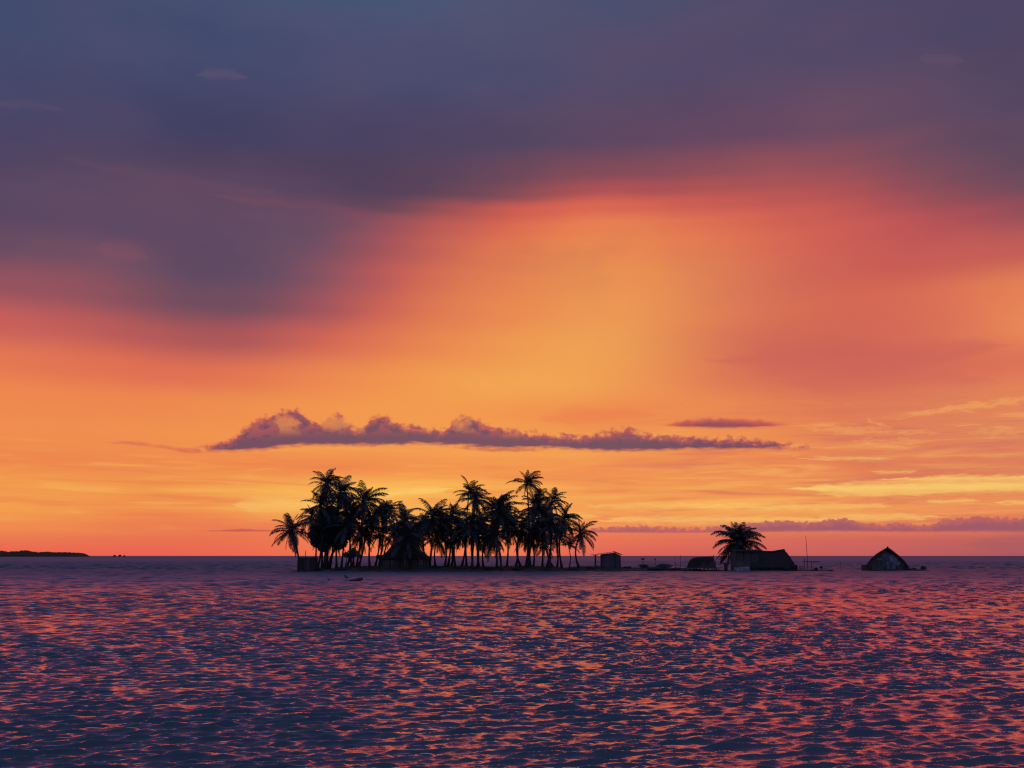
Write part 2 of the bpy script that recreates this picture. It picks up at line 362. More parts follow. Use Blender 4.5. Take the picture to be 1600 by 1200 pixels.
# ------------------------------------------------------------------ mesh helpers
class MB:
    def __init__(s): s.v, s.f = [], []
    def quad(s, pts):
        n = len(s.v); s.v += [tuple(p) for p in pts]; s.f.append(tuple(range(n, n + len(pts))))
    def box(s, c, size, rz=0.0, ry=0.0, rx=0.0):
        n = len(s.v); hx, hy, hz = (q / 2 for q in size)
        m = Matrix.Rotation(rz, 3, 'Z') @ Matrix.Rotation(ry, 3, 'Y') @ Matrix.Rotation(rx, 3, 'X')
        for sx, sy, sz in ((-1,-1,-1),(1,-1,-1),(1,1,-1),(-1,1,-1),(-1,-1,1),(1,-1,1),(1,1,1),(-1,1,1)):
            s.v.append(tuple(Vector(c) + m @ Vector((sx * hx, sy * hy, sz * hz))))
        s.f += [tuple(n + i for i in q) for q in ((0,3,2,1),(4,5,6,7),(0,1,5,4),(1,2,6,5),(2,3,7,6),(3,0,4,7))]
    def tube(s, pts, rad, sides=6, cap=True):
        n0 = len(s.v); pts = [Vector(p) for p in pts]
        if not isinstance(rad, (list, tuple)): rad = [rad] * len(pts)
        for i, p in enumerate(pts):
            t = (pts[min(i + 1, len(pts) - 1)] - pts[max(i - 1, 0)]).normalized()
            a = t.orthogonal().normalized() if abs(t.z) < 0.95 else Vector((1, 0, 0)).cross(t).normalized()
            if abs(t.z) >= 0.0: 
                ref = Vector((0, 1, 0)) if abs(t.y) < 0.9 else Vector((1, 0, 0))
                a = ref.cross(t).normalized()
            b = t.cross(a)
            for k in range(sides):
                q = 2 * math.pi * k / sides
                s.v.append(tuple(p + (a * math.cos(q) + b * math.sin(q)) * rad[i]))
        for i in range(len(pts) - 1):
            for k in range(sides):
                k2 = (k + 1) % sides
                s.f.append((n0 + i * sides + k, n0 + i * sides + k2, n0 + (i + 1) * sides + k2, n0 + (i + 1) * sides + k))
        if cap:
            s.f.append(tuple(n0 + k for k in reversed(range(sides))))
            s.f.append(tuple(n0 + (len(pts) - 1) * sides + k for k in range(sides)))
    def mesh(s, name, m, smooth=False):
        me = bpy.data.meshes.new(name); me.from_pydata(s.v, [], s.f); me.materials.append(m)
        if smooth: me.polygons.foreach_set('use_smooth', [True] * len(me.polygons))
        me.update(); return me
    def build(s, name, m, parent=None, smooth=False, loc=None):
        return link(name, s.mesh(name, m, smooth), parent, loc)

def link(name, me, parent=None, loc=None):
    o = bpy.data.objects.new(name, me); col.objects.link(o)
    if parent: o.parent = parent
    if loc is not None: o.location = loc
    return o
def tag(o, label=None, cat=None, group=None, kind=None):
    if label: o['label'] = label
    if cat: o['category'] = cat
    if group: o['group'] = group
    if kind: o['kind'] = kind
    return o
def thing(name, label, cat, loc, rz=0.0, group=None):
    o = bpy.data.objects.new(name, None); col.objects.link(o)
    o.location = loc; o.rotation_euler = (0, 0, rz); o.empty_display_size = 0.3
    return tag(o, label, cat, group)

# ------------------------------------------------------------------ ground of the island
def gx(x, Y): return (x - 800) / 1600.0 * Y / CP   # x of a photograph column at distance Y (near the horizon)
S = 144.0 / 1600.0                                   # metres per photograph pixel on the island
def hash_noise(x, y, seed=0):
    """smooth value noise, numpy"""
    xi, yi = np.floor(x).astype(int), np.floor(y).astype(int)
    xf, yf = x - xi, y - yi
    def h(a, b):
        q = np.sin(a * 127.1 + b * 311.7 + seed * 17.3) * 43758.5453
        return q - np.floor(q)
    u, v = xf * xf * (3 - 2 * xf), yf * yf * (3 - 2 * yf)
    return (h(xi, yi) * (1 - u) + h(xi + 1, yi) * u) * (1 - v) + (h(xi, yi + 1) * (1 - u) + h(xi + 1, yi + 1) * u) * v
def ground_h(x, y):
    x = np.asarray(x, float); y = np.asarray(y, float)
    def blob(cx, cy, rx, ry, h, pw=2.0):
        d = (np.abs((x - cx) / rx) ** pw + np.abs((y - cy) / ry) ** pw) ** (1 / pw)
        return h * (1.35 - d * 1.35)
    g = np.maximum.reduce([
        blob(gx(655, 148), 148.5, 17.8, 11.2, 0.75, 3.0),
        blob(gx(800, 148), 148.0, 12.5, 8.6, 0.70, 3.0),
        blob(gx(925, 146), 145.5, 8.5, 5.6, 0.62, 3.0),
        blob(gx(1010, 144), 144.5, 6.5, 2.4, 0.48, 2.5),
        blob(gx(1080, 145), 145.5, 6.5, 1.5, 0.22, 2.5),
        blob(gx(1180, 146), 147.0, 6.0, 3.6, 0.35, 3.0),
        blob(gx(1390, 150), 150.0, 4.2, 3.2, 0.25, 3.0)])
    g = np.minimum(g, 0.50 + 0.12 * g)
    n = hash_noise(x * 0.7, y * 0.7, 1) - 0.5 + 0.5 * (hash_noise(x * 2.3, y * 2.3, 2) - 0.5)
    g = g + n * 0.16
    return np.maximum(g, -0.6)
GX = np.linspace(-34, 60, 420); GY = np.linspace(134, 163, 110)
gxx, gyy = np.meshgrid(GX, GY)
gz = ground_h(gxx, gyy)
verts = np.stack([gxx.ravel(), gyy.ravel(), gz.ravel()], 1)
nx, ny = len(GX), len(GY)
idx = np.arange(nx * ny).reshape(ny, nx)
fa = np.stack([idx[:-1, :-1].ravel(), idx[:-1, 1:].ravel(), idx[1:, 1:].ravel(), idx[1:, :-1].ravel()], 1)
keep = (gz.ravel()[fa] > -0.55).any(1)
me = bpy.data.meshes.new('ground'); me.from_pydata(verts.tolist(), [], fa[keep].tolist()); me.materials.append(M['sand'])
me.polygons.foreach_set('use_smooth', [True] * len(me.polygons)); me.update()
tag(link('ground', me), 'low dark sandy ground of the palm island', kind='structure')
def gh(x, y): return float(ground_h(x, y))
def G(px, Y):
    x = gx(px, Y); return Vector((x, Y, max(gh(x, Y), -0.1)))

# ------------------------------------------------------------------ sea
def sea():
    # radial rows, finer near the boat; bearings, finer in front
    r = [7.0]
    while r[-1] < 420: r.append(r[-1] + 0.015 + 0.0030 * max(r[-1] - 8, 0))
    nr_f = len(r)
    while r[-1] < 45000: r.append(r[-1] * 1.22)
    r = np.array([0.5, 1.5, 2.8, 4.0, 5.5] + r)
    A = R(37)
    a = np.concatenate([np.linspace(-A, A, 620), np.linspace(A, 2 * math.pi - A, 42)[1:-1]])
    rr, aa = np.meshgrid(r, a, indexing='ij')
    X = (rr * np.sin(aa)); Y = (rr * np.cos(aa))
    dr = np.gradient(r)[:, None]
    s = np.maximum(dr, rr * (2 * A / 620))
    amp = np.where((aa > 0.9 * A) & (aa <= A), (A - aa) / (0.1 * A), 1.0)
    amp = np.where((aa < -0.9 * A), (aa + A) / (0.1 * A), amp)
    amp = np.where(aa > A, 0.0, amp)
    amp = amp * np.clip((rr - 6.0) / 1.5, 0, 1)
    # lee of the shoal: calmer water just in front of the islands, rougher open sea behind
    sst = lambda v, lo, hi: (lambda t: t * t * (3 - 2 * t))(np.clip((v - lo) / (hi - lo), 0, 1))
    lee = sst(Y, 85, 130) * (1 - sst(Y, 150, 175))
    amp_flat = amp.copy(); amp = amp * (1 - 0.12 * lee)
    Z = np.zeros_like(X); DX = np.zeros_like(X); DY = np.zeros_like(X)
    n = 120
    g = np.random.default_rng(11)
    lam = np.exp(np.linspace(math.log(0.045), math.log(5.5), n)) * g.uniform(0.95, 1.05, n)
    gust = 0.55 + 0.95 * (0.55 * hash_noise(X * 0.20 + 5, Y * 0.16, 3) + 0.45 * hash_noise(X * 0.07, Y * 0.045, 13)) * (0.6 + 0.8 * hash_noise(X * 0.9, Y * 0.6, 8))
    main_amp = amp * (1 - sst(Y, 150, 170))
    # waves finer than the sheet can carry drop out row by row; the rest steepen a little to keep the chop's overall steepness
    spect = lambda la: (1.0 if la < 0.17 else (0.17 / la) ** 0.5)
    tot = sum(spect(la) ** 2 for la in lam)
    s1 = s.max(1, keepdims=True); top = np.maximum(0.75, 10 * s1)
    hi = lambda la: np.clip((top - la) / (0.35 * top), 0, 1)
    tot = sum(spect(la) ** 2 for la in lam if la < 1.0)
    kept = sum(spect(la) ** 2 * (np.clip((la / s1 - 2.2) / 2.0, 0, 1) * hi(la))[:, 0] ** 2 for la in lam)
    gain = np.clip(np.sqrt(tot / np.maximum(kept, 1e-6)), 0.9, 2.3)[:, None]
    for i in range(n):
        th = R(-76) + g.normal(0, R(17) if i % 4 else R(42))
        kx, ky = math.cos(th), math.sin(th)
        k = 2 * math.pi / lam[i]
        sl = WAVE_SLOPE * math.sqrt(2.0 / tot) * spect(lam[i])
        am = sl / k
        w = np.clip((lam[i] / s - 2.2) / 2.0, 0, 1) * hi(lam[i])
        rows = w.max(1) > 0
        ph = k * (kx * X[rows] + ky * Y[rows]) + g.uniform(0, 6.283)
        ww = w[rows] * am * (gust[rows] if lam[i] < 2.5 else 1.0)
        Z[rows] += ww * np.cos(ph)
        if lam[i] > 0.08:
            q = -ww * np.sin(ph) * 0.8
            DX[rows] += q * kx; DY[rows] += q * ky
    main_amp = main_amp * gain; Z *= main_amp; DX *= main_amp; DY *= main_amp
    # open sea behind the reef: steeper, longer chop
    open_amp = amp_flat * sst(Y, 146, 172)
    rows = np.where(open_amp.max(1) > 0)[0]; r0 = rows[0]
    for i in range(64):
        la = math.exp(math.log(0.8) + (math.log(8) - math.log(1.1)) * i / 63) * g.uniform(.95, 1.05)
        th = R(-70) + g.normal(0, R(35)); kx, ky = math.cos(th), math.sin(th); k = 2 * math.pi / la
        am = OPEN_SLOPE * math.sqrt(2.0 / 64) / k * (1.0 if la < 4 else (4 / la) ** 0.8)
        w = np.clip((la / dr[r0:] - 1.9) / 1.5, 0, 1)
        if w.max() == 0: continue
        ph = k * (kx * X[r0:] + ky * Y[r0:]) + g.uniform(0, 6.283)
        Z[r0:] += w * am * np.cos(ph) * open_amp[r0:]
    # earth curvature is negligible; far rows stay level
    V = np.stack([(X + DX).ravel(), (Y + DY).ravel(), Z.ravel()], 1)
    nr, na = X.shape
    idx = np.arange(nr * na).reshape(nr, na)
    i2 = np.concatenate([idx, idx[:, :1]], 1)
    fa = np.stack([i2[:-1, :-1].ravel(), i2[1:, :-1].ravel(), i2[1:, 1:].ravel(), i2[:-1, 1:].ravel()], 1)[:, ::-1]
    c = len(V); V = np.vstack([V, [[0, 0, 0]]])
    me = bpy.data.meshes.new('sea')
    nv, nf = len(V), len(fa)
    tri = np.stack([np.full(na, c), np.roll(idx[0], -1), idx[0]], 1)
    nl = nf * 4 + len(tri) * 3
    me.vertices.add(nv); me.vertices.foreach_set('co', V.astype(np.float32).ravel())
    me.loops.add(nl); me.polygons.add(nf + len(tri))
    me.loops.foreach_set('vertex_index', np.concatenate([fa.ravel(), tri.ravel()]).astype(np.int32))
    st = np.concatenate([np.arange(nf) * 4, nf * 4 + np.arange(len(tri)) * 3]).astype(np.int32)
    me.polygons.foreach_set('loop_start', st)
    me.polygons.foreach_set('use_smooth', np.ones(nf + len(tri), dtype=bool))
    me.update(calc_edges=True); me.validate()
    m = bpy.data.materials.new('sea_water'); m.use_nodes = True
    nt = m.node_tree; k = NB(nt); nt.nodes.remove(nt.nodes['Principled BSDF'])
    ge = k.n('ShaderNodeNewGeometry'); sp = k.n('ShaderNodeSeparateXYZ'); nt.links.new(ge.outputs['Position'], sp.inputs[0])
    Yp = sp.outputs[1]
    ro = k.add(k.mr(Yp, 10.0, 110.0, 0.04, 0.40), k.mr(Yp, 140.0, 300.0, 0.0, 0.14))
    n1 = k.noise(k.xyz(k.mul(sp.outputs[0], 12.0), k.mul(sp.outputs[1], 34.0), 0.0), 1.0, 3.0, 0.6)
    bp = k.n('ShaderNodeBump'); bp.inputs['Strength'].default_value = 0.35; bp.inputs['Distance'].default_value = 0.02
    nt.links.new(n1, bp.inputs['Height'])
    df = k.n('ShaderNodeBsdfDiffuse'); df.inputs[0].default_value = (0.045, 0.115, 0.115, 1)
    gl = k.n('ShaderNodeBsdfGlossy'); gl.inputs[0].default_value = WATER_GLOSS; nt.links.new(ro, gl.inputs['Roughness'])
    fr = k.n('ShaderNodeFresnel'); fr.inputs[0].default_value = 1.45
    # ripples too small for the sheet's own relief: slopes drawn straight from noise, in metres
    nc = k.noise(k.xyz(k.mul(sp.outputs[0], 3.2), k.mul(sp.outputs[1], 7.0), 4.0), 1.0, 3.0, 0.65, colr=True)
    vs = k.n('ShaderNodeVectorMath', operation='SUBTRACT'); nt.links.new(nc, vs.inputs[0]); vs.inputs[1].default_value = (.5, .5, .5)
    sc2 = k.n('ShaderNodeVectorMath', operation='MULTIPLY'); nt.links.new(vs.outputs[0], sc2.inputs[0]); sc2.inputs[1].default_value = (.7, 1.0, 0)
    sc3 = k.n('ShaderNodeVectorMath', operation='SCALE'); nt.links.new(sc2.outputs[0], sc3.inputs[0]); nt.links.new(k.mr(Yp, 14.0, 70.0, 0.0, MICRO), sc3.inputs['Scale'])
    va = k.n('ShaderNodeVectorMath', operation='ADD'); nt.links.new(bp.outputs[0], va.inputs[0]); nt.links.new(sc3.outputs[0], va.inputs[1])
    vn = k.n('ShaderNodeVectorMath', operation='NORMALIZE'); nt.links.new(va.outputs[0], vn.inputs[0])
    for q in (df, gl, fr): nt.links.new(vn.outputs[0], q.inputs['Normal'])
    ms = k.n('ShaderNodeMixShader'); nt.links.new(k.mul(k.m('MINIMUM', k.mul(fr.outputs[0], 1.9), 0.95), k.mr(Yp, 22.0, 150.0, 1.0, 0.39)), ms.inputs[0]); nt.links.new(df.outputs[0], ms.inputs[1]); nt.links.new(gl.outputs[0], ms.inputs[2])
    nt.links.new(ms.outputs[0], nt.nodes['Material Output'].inputs[0])
    me.materials.append(m)
    return tag(link('sea', me), 'rippled sea mirroring the orange and violet sky', kind='structure')
WAVE_SLOPE = 0.36
MICRO = 0.45
OPEN_SLOPE = 0.30
WATER_GLOSS = (1.0, 0.63, 0.80, 1)
sea()

# ------------------------------------------------------------------ palms
PITCHES = [82, 68, 54, 40, 26, 12, -4, -22, -42, -62]
def frond_mesh(pitch, seed, dead=False):
    """a unit frond: root at the origin, growing along +X, arching down by its own weight"""
    r = random.Random(seed * 100 + pitch)
    mb = MB(); n = 14
    droop = (58 if pitch > 60 else 78 if pitch > 20 else 66 if pitch > -10 else 35) * r.uniform(0.75, 1.15)
    if pitch > 75: droop *= 0.6
    side = r.uniform(-0.35, 0.35)
    pts = [Vector((0, 0, 0))]; dirs = []
    for i in range(n):
        s = (i + 0.5) / n
        a = max(R(pitch - droop * s ** 1.6), R(-86))
        h = side * s
        d_ = Vector((math.cos(a) * math.cos(h), math.cos(a) * math.sin(h), math.sin(a)))
        dirs.append(d_); pts.append(pts[-1] + d_ / n)
    rad = [0.016 * (1 - 0.85 * i / n) + 0.002 for i in range(n + 1)]
    mb.tube(pts, rad, 3, cap=False)
    nl = 36
    for k in range(nl):
        s = 0.10 + 0.90 * (k + 0.5) / nl
        i = min(int(s * n), n - 1); f = s * n - i
        p = pts[i].lerp(pts[i + 1], f); t = dirs[i]
        sidev = t.cross(Vector((0, 0, 1)))
        if sidev.length < 0.05: sidev = Vector((0, 1, 0))
        sidev.normalize(); up = sidev.cross(t)
        ln = (0.08 + 0.20 * math.sin(math.pi * min(1, (s * 0.86 + 0.16))) ** 0.8) * (0.6 if dead else 1.0)
        for sg in (-1, 1):
            if r.random() < (0.35 if dead else 0.04): continue
            l = ln * r.uniform(0.8, 1.12)
            fw = 0.55 + 0.5 * s + r.uniform(-0.1, 0.1)
            d1 = (sidev * sg + t * fw + up * r.uniform(0.0, 0.25) + Vector((0, 0, -0.25))).normalized()
            d2 = (d1 * 0.8 + Vector((0, 0, -r.uniform(0.45, 1.05)))).normalized()
            wv = t * 0.0125
            a_, m_ = p, p + d1 * l * 0.5
            e_ = m_ + d2 * l * 0.5
            b0 = len(mb.v)
            mb.v += [tuple(a_ - wv * .7), tuple(a_ + wv * .7), tuple(m_ + wv), tuple(m_ - wv), tuple(e_)]
            mb.f += [(b0, b0 + 1, b0 + 2, b0 + 3), (b0 + 3, b0 + 2, b0 + 4)]
    return mb.mesh('frond', M['deadleaf'] if dead else M['leaf'])
FR = {(p, s): frond_mesh(p, s) for p in PITCHES for s in range(4)}
FD = [frond_mesh(-62, 50 + s, True) for s in range(3)]

def coconut_mesh():
    mb = MB(); r = random.Random(4)
    for k in range(7):
        a = k * 0.9; c = Vector((math.cos(a) * 0.2, math.sin(a) * 0.2, -0.22 - 0.1 * r.random()))
        mb.tube([c + Vector((0, 0, z)) for z in (-0.13, -0.07, 0.03, 0.11, 0.14)], [0.02, 0.09, 0.11, 0.07, 0.01], 6)
    return mb.mesh('coconut_cluster', M['coconut'], True)
COCO = coconut_mesh()

def palm(cx, cy, bx, Y, r_px, label, bend=0.0, n=26, wind=0.6, pw=0.98, by=None, thick=1.0, low=-60, hi=86, seed=None, nuts=True, dead=3, group='coconut palms on the island'):
    rnd = random.Random(seed if seed is not None else int(cx * 31 + cy * 7))
    C = P(cx, cy, Y); B = G(bx, Y + rnd.uniform(-0.4, 0.4))
    if by is not None: B = P(bx, by, Y)
    root = thing('palm_tree', label, 'palm tree', B, 0, group)
    top = C - B
    mb = MB(); pts, rad = [], []; nseg = 16; hgt = top.z
    side = bend * S * 1.8
    for i in range(nseg + 1):
        t = i / nseg
        q = Vector((top.x * t, top.y * t, top.z * t)) + Vector((side * math.sin(math.pi * t) * (1 - 0.35 * t), 0.25 * math.sin(math.pi * t * 1.3), 0))
        q.x += top.x * (-0.22) * math.sin(math.pi * t) * (1 if abs(top.x) > 0.3 else 0)
        pts.append(q)
        rr = (0.135 - 0.055 * t + 0.13 * math.exp(-t * hgt / 0.45)) * thick
        rad.append(rr * (1 + 0.05 * (-1) ** i))
    pts[0].z -= 0.3
    mb.tube(pts, rad, 8)
    mb.build('trunk', M['trunk'], root, True)
    Lm = r_px * S * 1.30 * (Y / 144.0)
    tilt = Matrix.Rotation(R(9) * wind * (1.6 if wind < .7 else 2.6), 4, 'Y') @ Matrix.Rotation(rnd.uniform(-.2, .2), 4, 'X') @ Matrix.Rotation(rnd.uniform(-.12, .12), 4, 'Y')
    ga = rnd.uniform(0, 6.28)
    n = int(n * 1.12)
    for k in range(n):
        t = (k + 0.5) / n
        pitch = hi + (low - hi) * t ** pw + rnd.uniform(-9, 9)
        pk = min(PITCHES, key=lambda q: abs(q - pitch))
        phi = ga + k * 2.39996 + rnd.uniform(-0.25, 0.25)
        phi = phi - wind * (1.0 if wind < .7 else 1.35) * math.sin(phi) * (0.9 if pitch > -20 else 0.5)
        me = FR[(pk, rnd.randrange(4))]
        o = link('frond', me, root)
        sc_ = Lm * rnd.uniform(0.72, 1.15) * (0.72 if pitch > 74 else 1.0)
        mtx = Matrix.Translation(top) @ tilt @ Matrix.Rotation(phi, 4, 'Z') @ Matrix.Rotation(rnd.uniform(-.12, .12), 4, 'X') @ Matrix.Scale(sc_, 4)
        o.matrix_local = mtx
    for k in range(dead):
        o = link('dry_frond', FD[rnd.randrange(3)], root)
        o.matrix_local = Matrix.Translation(top + Vector((0, 0, -0.15))) @ Matrix.Rotation(rnd.uniform(0, 6.28), 4, 'Z') @ Matrix.Scale(Lm * rnd.uniform(0.6, 0.8), 4)
        o['label'] = 'dry hanging frond'
    if nuts:
        o = link('coconut_cluster', COCO, root, top); o.rotation_euler = (0, 0, rnd.uniform(0, 6.28))
    return root

# crown x, crown y, foot x, distance, crown radius (photograph pixels), label, bend, fronds
PALMS = [
 (455,829,477,141,31,'lone coconut palm leaning out left over the water from the plank shed', 0, 26),
 (509,756,514,150,28,'tallest windswept palm of the left clump, highest crown on that side', 3, 24),
 (531,770,534,147,29,'tall palm just right of the highest crown of the left clump', -2, 25),
 (500,789,505,144,28,'palm with a bare spike sticking up left, below the highest left crown', 3, 24),
 (486,806,500,152,24,'short crowned palm at the left edge of the dense broadleaf tree', 2, 22),
 (568,784,564,146,30,'tall palm between the left clump and the thatched hut, crown swept right', 2, 27),
 (552,806,557,151,27,'palm crowded behind the small spreading tree, crown low and dense', -3, 26),
 (541,822,549,144,25,'palm with a low crown right of the dense broadleaf tree', 4, 24),
 (573,822,567,149,26,'palm whose slim trunk stands just left of the picnic table', 3, 24),
 (587,806,584,145,26,'palm with bare slim trunk standing right behind the picnic table', -2, 25),
 (602,799,598,148,26,'palm with its trunk just left of the thatched hut wall', 2, 25),
 (629,813,634,140.3,27,'palm growing before the front wall of the large thatched hut', 1, 28),
 (616,830,606,150,24,'palm behind the left slope of the large thatched roof', -2, 24),
 (650,828,645,152,25,'palm behind the ridge of the large thatched roof', 2, 24),
 (675,808,675,145,30,'broad palm rising directly right of the large thatched hut', 1, 30),
 (661,820,669,150,26,'palm half hidden behind the right corner of the thatched hut', -2, 25),
 (690,826,698,147,26,'palm with twin-looking slim trunk in the gap right of the hut', 2, 24),
 (706,804,703,150,26,'palm with arching open crown just left of the tall middle pair', 2, 25),
 (733,768,731,148,25,'tallest palm of the middle pair, thin open crown', -2, 21),
 (742,780,739,144,24,'second palm of the middle pair, slightly lower and right', 1, 22),
 (716,823,714,145,26,'low palm below and left of the middle pair', -2, 25),
 (728,834,724,152,24,'low palm behind the thick trunks of the island centre', 2, 23),
 (752,816,750,150,26,'palm in shade left of the huge bushy palm', -3, 25),
 (744,838,747,145,23,'short palm hugging the left flank of the huge bushy palm', 2, 22),
 (777,797,777,143,34,'huge bushy palm in the island centre with fronds nearly to the ground', 0, 40),
 (773,838,783,141,27,'squat palm below the huge bushy palm, fronds brushing the ground', 1, 30),
 (798,826,806,149,26,'palm whose trunk leans left out of the dense centre', 3, 25),
 (823,755,821,147,25,'tallest palm right of centre, crown blown hard to the right', 3, 21),
 (835,791,823,144,30,'dense palm directly below the tallest right-hand crown', 2, 30),
 (816,826,813,151,25,'low palm with curved trunk left of the twin straight trunks', -5, 24),
 (841,826,828,148,25,'palm with straight trunk beside the twin trunks, hanging fronds', -2, 25),
 (862,782,853,146,23,'slim palm with small ragged crown above the right-hand clump', 4, 20),
 (858,820,856,143,26,'palm with flared foot in the right-hand clump', 2, 26),
 (881,811,876,146,27,'palm with arching crown, second from the right end of the grove', -3, 25),
 (906,833,902,143,25,'bent palm at the right end of the grove, before the post', -4, 22),
 (851,851,862,150,19,'small leaning palm under the right-hand clump', -3, 18),
 (634,842,641,139.9,31,'short palm draping its fronds over the large thatched roof', 1, 34),
 (519,842,523,153,24,'low palm deep behind the thick forked trunk of the broadleaf tree', 2, 26),
 (563,838,560,154,22,'low palm in the rear row above the slatted table', -2, 24),
 (594,834,592,155,24,'rear low palm left of the thatched hut eaves', 2, 24),
 (642,840,640,155,24,'rear low palm peeping over the thatched ridge', 2, 24),
 (683,840,684,155,24,'rear low palm seen through the gap right of the hut', -2, 26),
 (704,842,708,153,23,'low palm before the rear row, under the arching crown', 2, 25),
 (737,822,741,142,27,'front palm with thick flared trunk in the middle of the grove', -1, 30),
 (760,838,757,154,25,'rear low palm left of the squat palm', -2, 26),
 (790,812,792,152,28,'rear palm filling the right shoulder of the huge bushy palm', 2, 28),
 (828,838,832,155,24,'rear low palm behind the straight twin trunks', 2, 26),
 (846,806,846,152,26,'rear palm between the dense palm and the slim ragged one', 1, 26),
 (868,836,868,154,24,'rear low palm behind the flared-foot palm', 2, 24),
 (540,797,541,153,28,'rear palm between the left clump and the tall crown swept right', 1, 28),
 (888,852,886,142,16,'young low palm between the last two palms of the grove', 2, 16),
]
for q in PALMS:
    k = dict(bend=q[6], n=q[7])
    if q[0] == 777: k.update(low=-68, dead=5, wind=0.15)
    if q[0] == 773: k.update(low=-72, dead=3, wind=0.1)
    if q[0] in (823, 862, 733): k.update(wind=0.8, dead=1, low=-38)
    if q[0] == 634: k.update(low=-58, wind=0.1, nuts=False, dead=2)
    if q[0] == 455: k.update(wind=0.12, low=-66)
    if q[0] in (888,): k.update(nuts=False, dead=0, low=-15, thick=0.6)
    palm(*q[:6], **k)
palm(1154, 848, 1158, 152, 34, 'short bushy palm behind the right-hand huts', 0, 64, 0.1, pw=1.12, low=-62, seed=31, dead=3, group='palms behind the stilt huts')

# ------------------------------------------------------------------ broadleaf trees and bushes
def leaf_cloud(mb, c, rad, n, r, size=0.22):
    for _ in range(n):
        while True:
            p = Vector((r.uniform(-1, 1), r.uniform(-1, 1), r.uniform(-1, 1)))
            if 0.15 < p.length < 1: break
        p = Vector((p.x * rad[0], p.y * rad[1], p.z * rad[2])) + c
        u = Vector((r.gauss(0, 1), r.gauss(0, 1), r.gauss(0, .6))).normalized(); w = u.orthogonal().normalized()
        l = size * r.uniform(.6, 1.4)
        mb.quad([p - u * l * .5, p + w * l * .25, p + u * l * .5, p - w * l * .25])
def broad_tree(name, label, cat, bx, Y, blobs, trunks, seed, dens=60, size=0.22, m='broad'):
    r = random.Random(seed); B = G(bx, Y)
    root = thing(name, label, cat, B)
    mt = MB()
    for (x0, x1, y1, ra) in trunks:
        a = G(x0, Y) - B; b = P(x1, y1, Y) - B; a.z -= 0.2
        mid = a.lerp(b, 0.5) + Vector((r.uniform(-.2, .2), r.uniform(-.3, .3), 0))
        mt.tube([a, a.lerp(mid, .5) , mid, mid.lerp(b, .5), b], [ra * 1.5, ra * 1.1, ra, ra * .85, ra * .5], 7)
    mt.build('trunk', M['bark'], root, True)
    mc = MB()
    for (x, y, rp) in blobs:
        c = P(x, y, Y + r.uniform(-1, 1)) - B; q = rp * S
        leaf_cloud(mc, c, (q, q * 1.1, q * .85), int(dens * q * q * 4), r, size)
    o = mc.build('crown', M[m], root); o['kind'] = 'stuff'
    return root
LEAF_K = 1
broad_tree('leafy_tree', 'dense rounded broadleaf tree with thick forked trunk in the left clump', 'tree', 517, 146,
           [(512,815,20),(500,825,15),(526,828,17),(512,838,18),(497,845,13),(530,848,13),(518,800,12),(540,835,12),(505,855,9),(488,836,8),(505,803,9)],
           [(517,514,840,.30),(519,528,842,.18),(512,503,846,.16)], 3, 330, .30)
broad_tree('small_tree', 'small flat-crowned spreading tree with two slanting trunks', 'tree', 549, 143,
           [(548,866,8),(540,867,5),(557,865,6),(562,869,4),(552,860,5)],
           [(545,543,868,.07),(551,555,866,.08)], 5, 420, .18)
def bush(px, Y, rp, hp, label, seed, m='broad'):
    r = random.Random(seed); B = G(px, Y); q = rp * S; h = hp * S
    mb = MB()
    leaf_cloud(mb, Vector((0, 0, h * .45)), (q, q * .8, h * .55), int(700 * max(q, .5)), r, .16)
    for k in range(5):
        mb.tube([Vector((0, 0, -.1)), Vector((r.uniform(-q, q) * .6, r.uniform(-q, q) * .5, h * .8))], [.02, .006], 3)
    o = mb.build('bush', M[m], None, loc=B); return tag(o, label, 'bush', None)
bush(918,142,7,4,'low dark bush between the last palm and the T-shaped post',1)
bush(939,146,5,5,'small bush beside the foot of the T-shaped post',2)
bush(1000,144.3,8,4,'low scrub on the left part of the narrow spit',3)
bush(1031,144.6,13,6,'longest low scrub mound on the narrow spit',4)
bush(1050,144.4,6,3,'small scrub at the foot of the two thin poles',5)
bush(852,141,6,4,'low bush at the shore under the palm with flared foot',6)
bush(686,142,8,4,'low bush at the right wall of the thatched hut',7)
bush(765,141,10,5,'dark undergrowth bush at the foot of the squat palm',8)
bush(1424,150,5,6,'ragged bush at the right end of the lone hut',9)

bush(505,141,9,4,'low shrub at the shore right of the dark plank shed',10)
bush(541,141,12,4,'ragged undergrowth beneath the small spreading tree',11)
bush(720,141.5,12,4,'undergrowth bush beneath the slim trunks of the island centre',12)
bush(808,141,10,4,'undergrowth bush beneath the straight twin trunks',13)
bush(893,141.5,8,3,'low tuft of shrub beneath the last palm of the grove',14)
bush(975,143.5,7,3,'tiny scrub tuft just right of the outhouse',15)

# grass along the shore: nobody could count it
def grass():
    r = random.Random(9); mb = MB()
    for _ in range(9000):
        px = r.uniform(470, 1125); Y = r.uniform(137.5, 149)
        x = gx(px, Y); z = gh(x, Y)
        if z < 0.12: continue
        h = r.uniform(.08, .32) * (1.4 if r.random() < .1 else 1); a = r.uniform(0, 3.14); w = .018
        d_ = Vector((math.cos(a) * w, math.sin(a) * w, 0)); p = Vector((x, Y, z - .03))
        q = p + Vector((r.uniform(-.1, .14), r.uniform(-.1, .1), h))
        mb.quad([p - d_, p + d_, q])
    tag(mb.build('grass', M['grass']), 'short shore grass along the island edge', 'grass', kind='stuff')
grass()

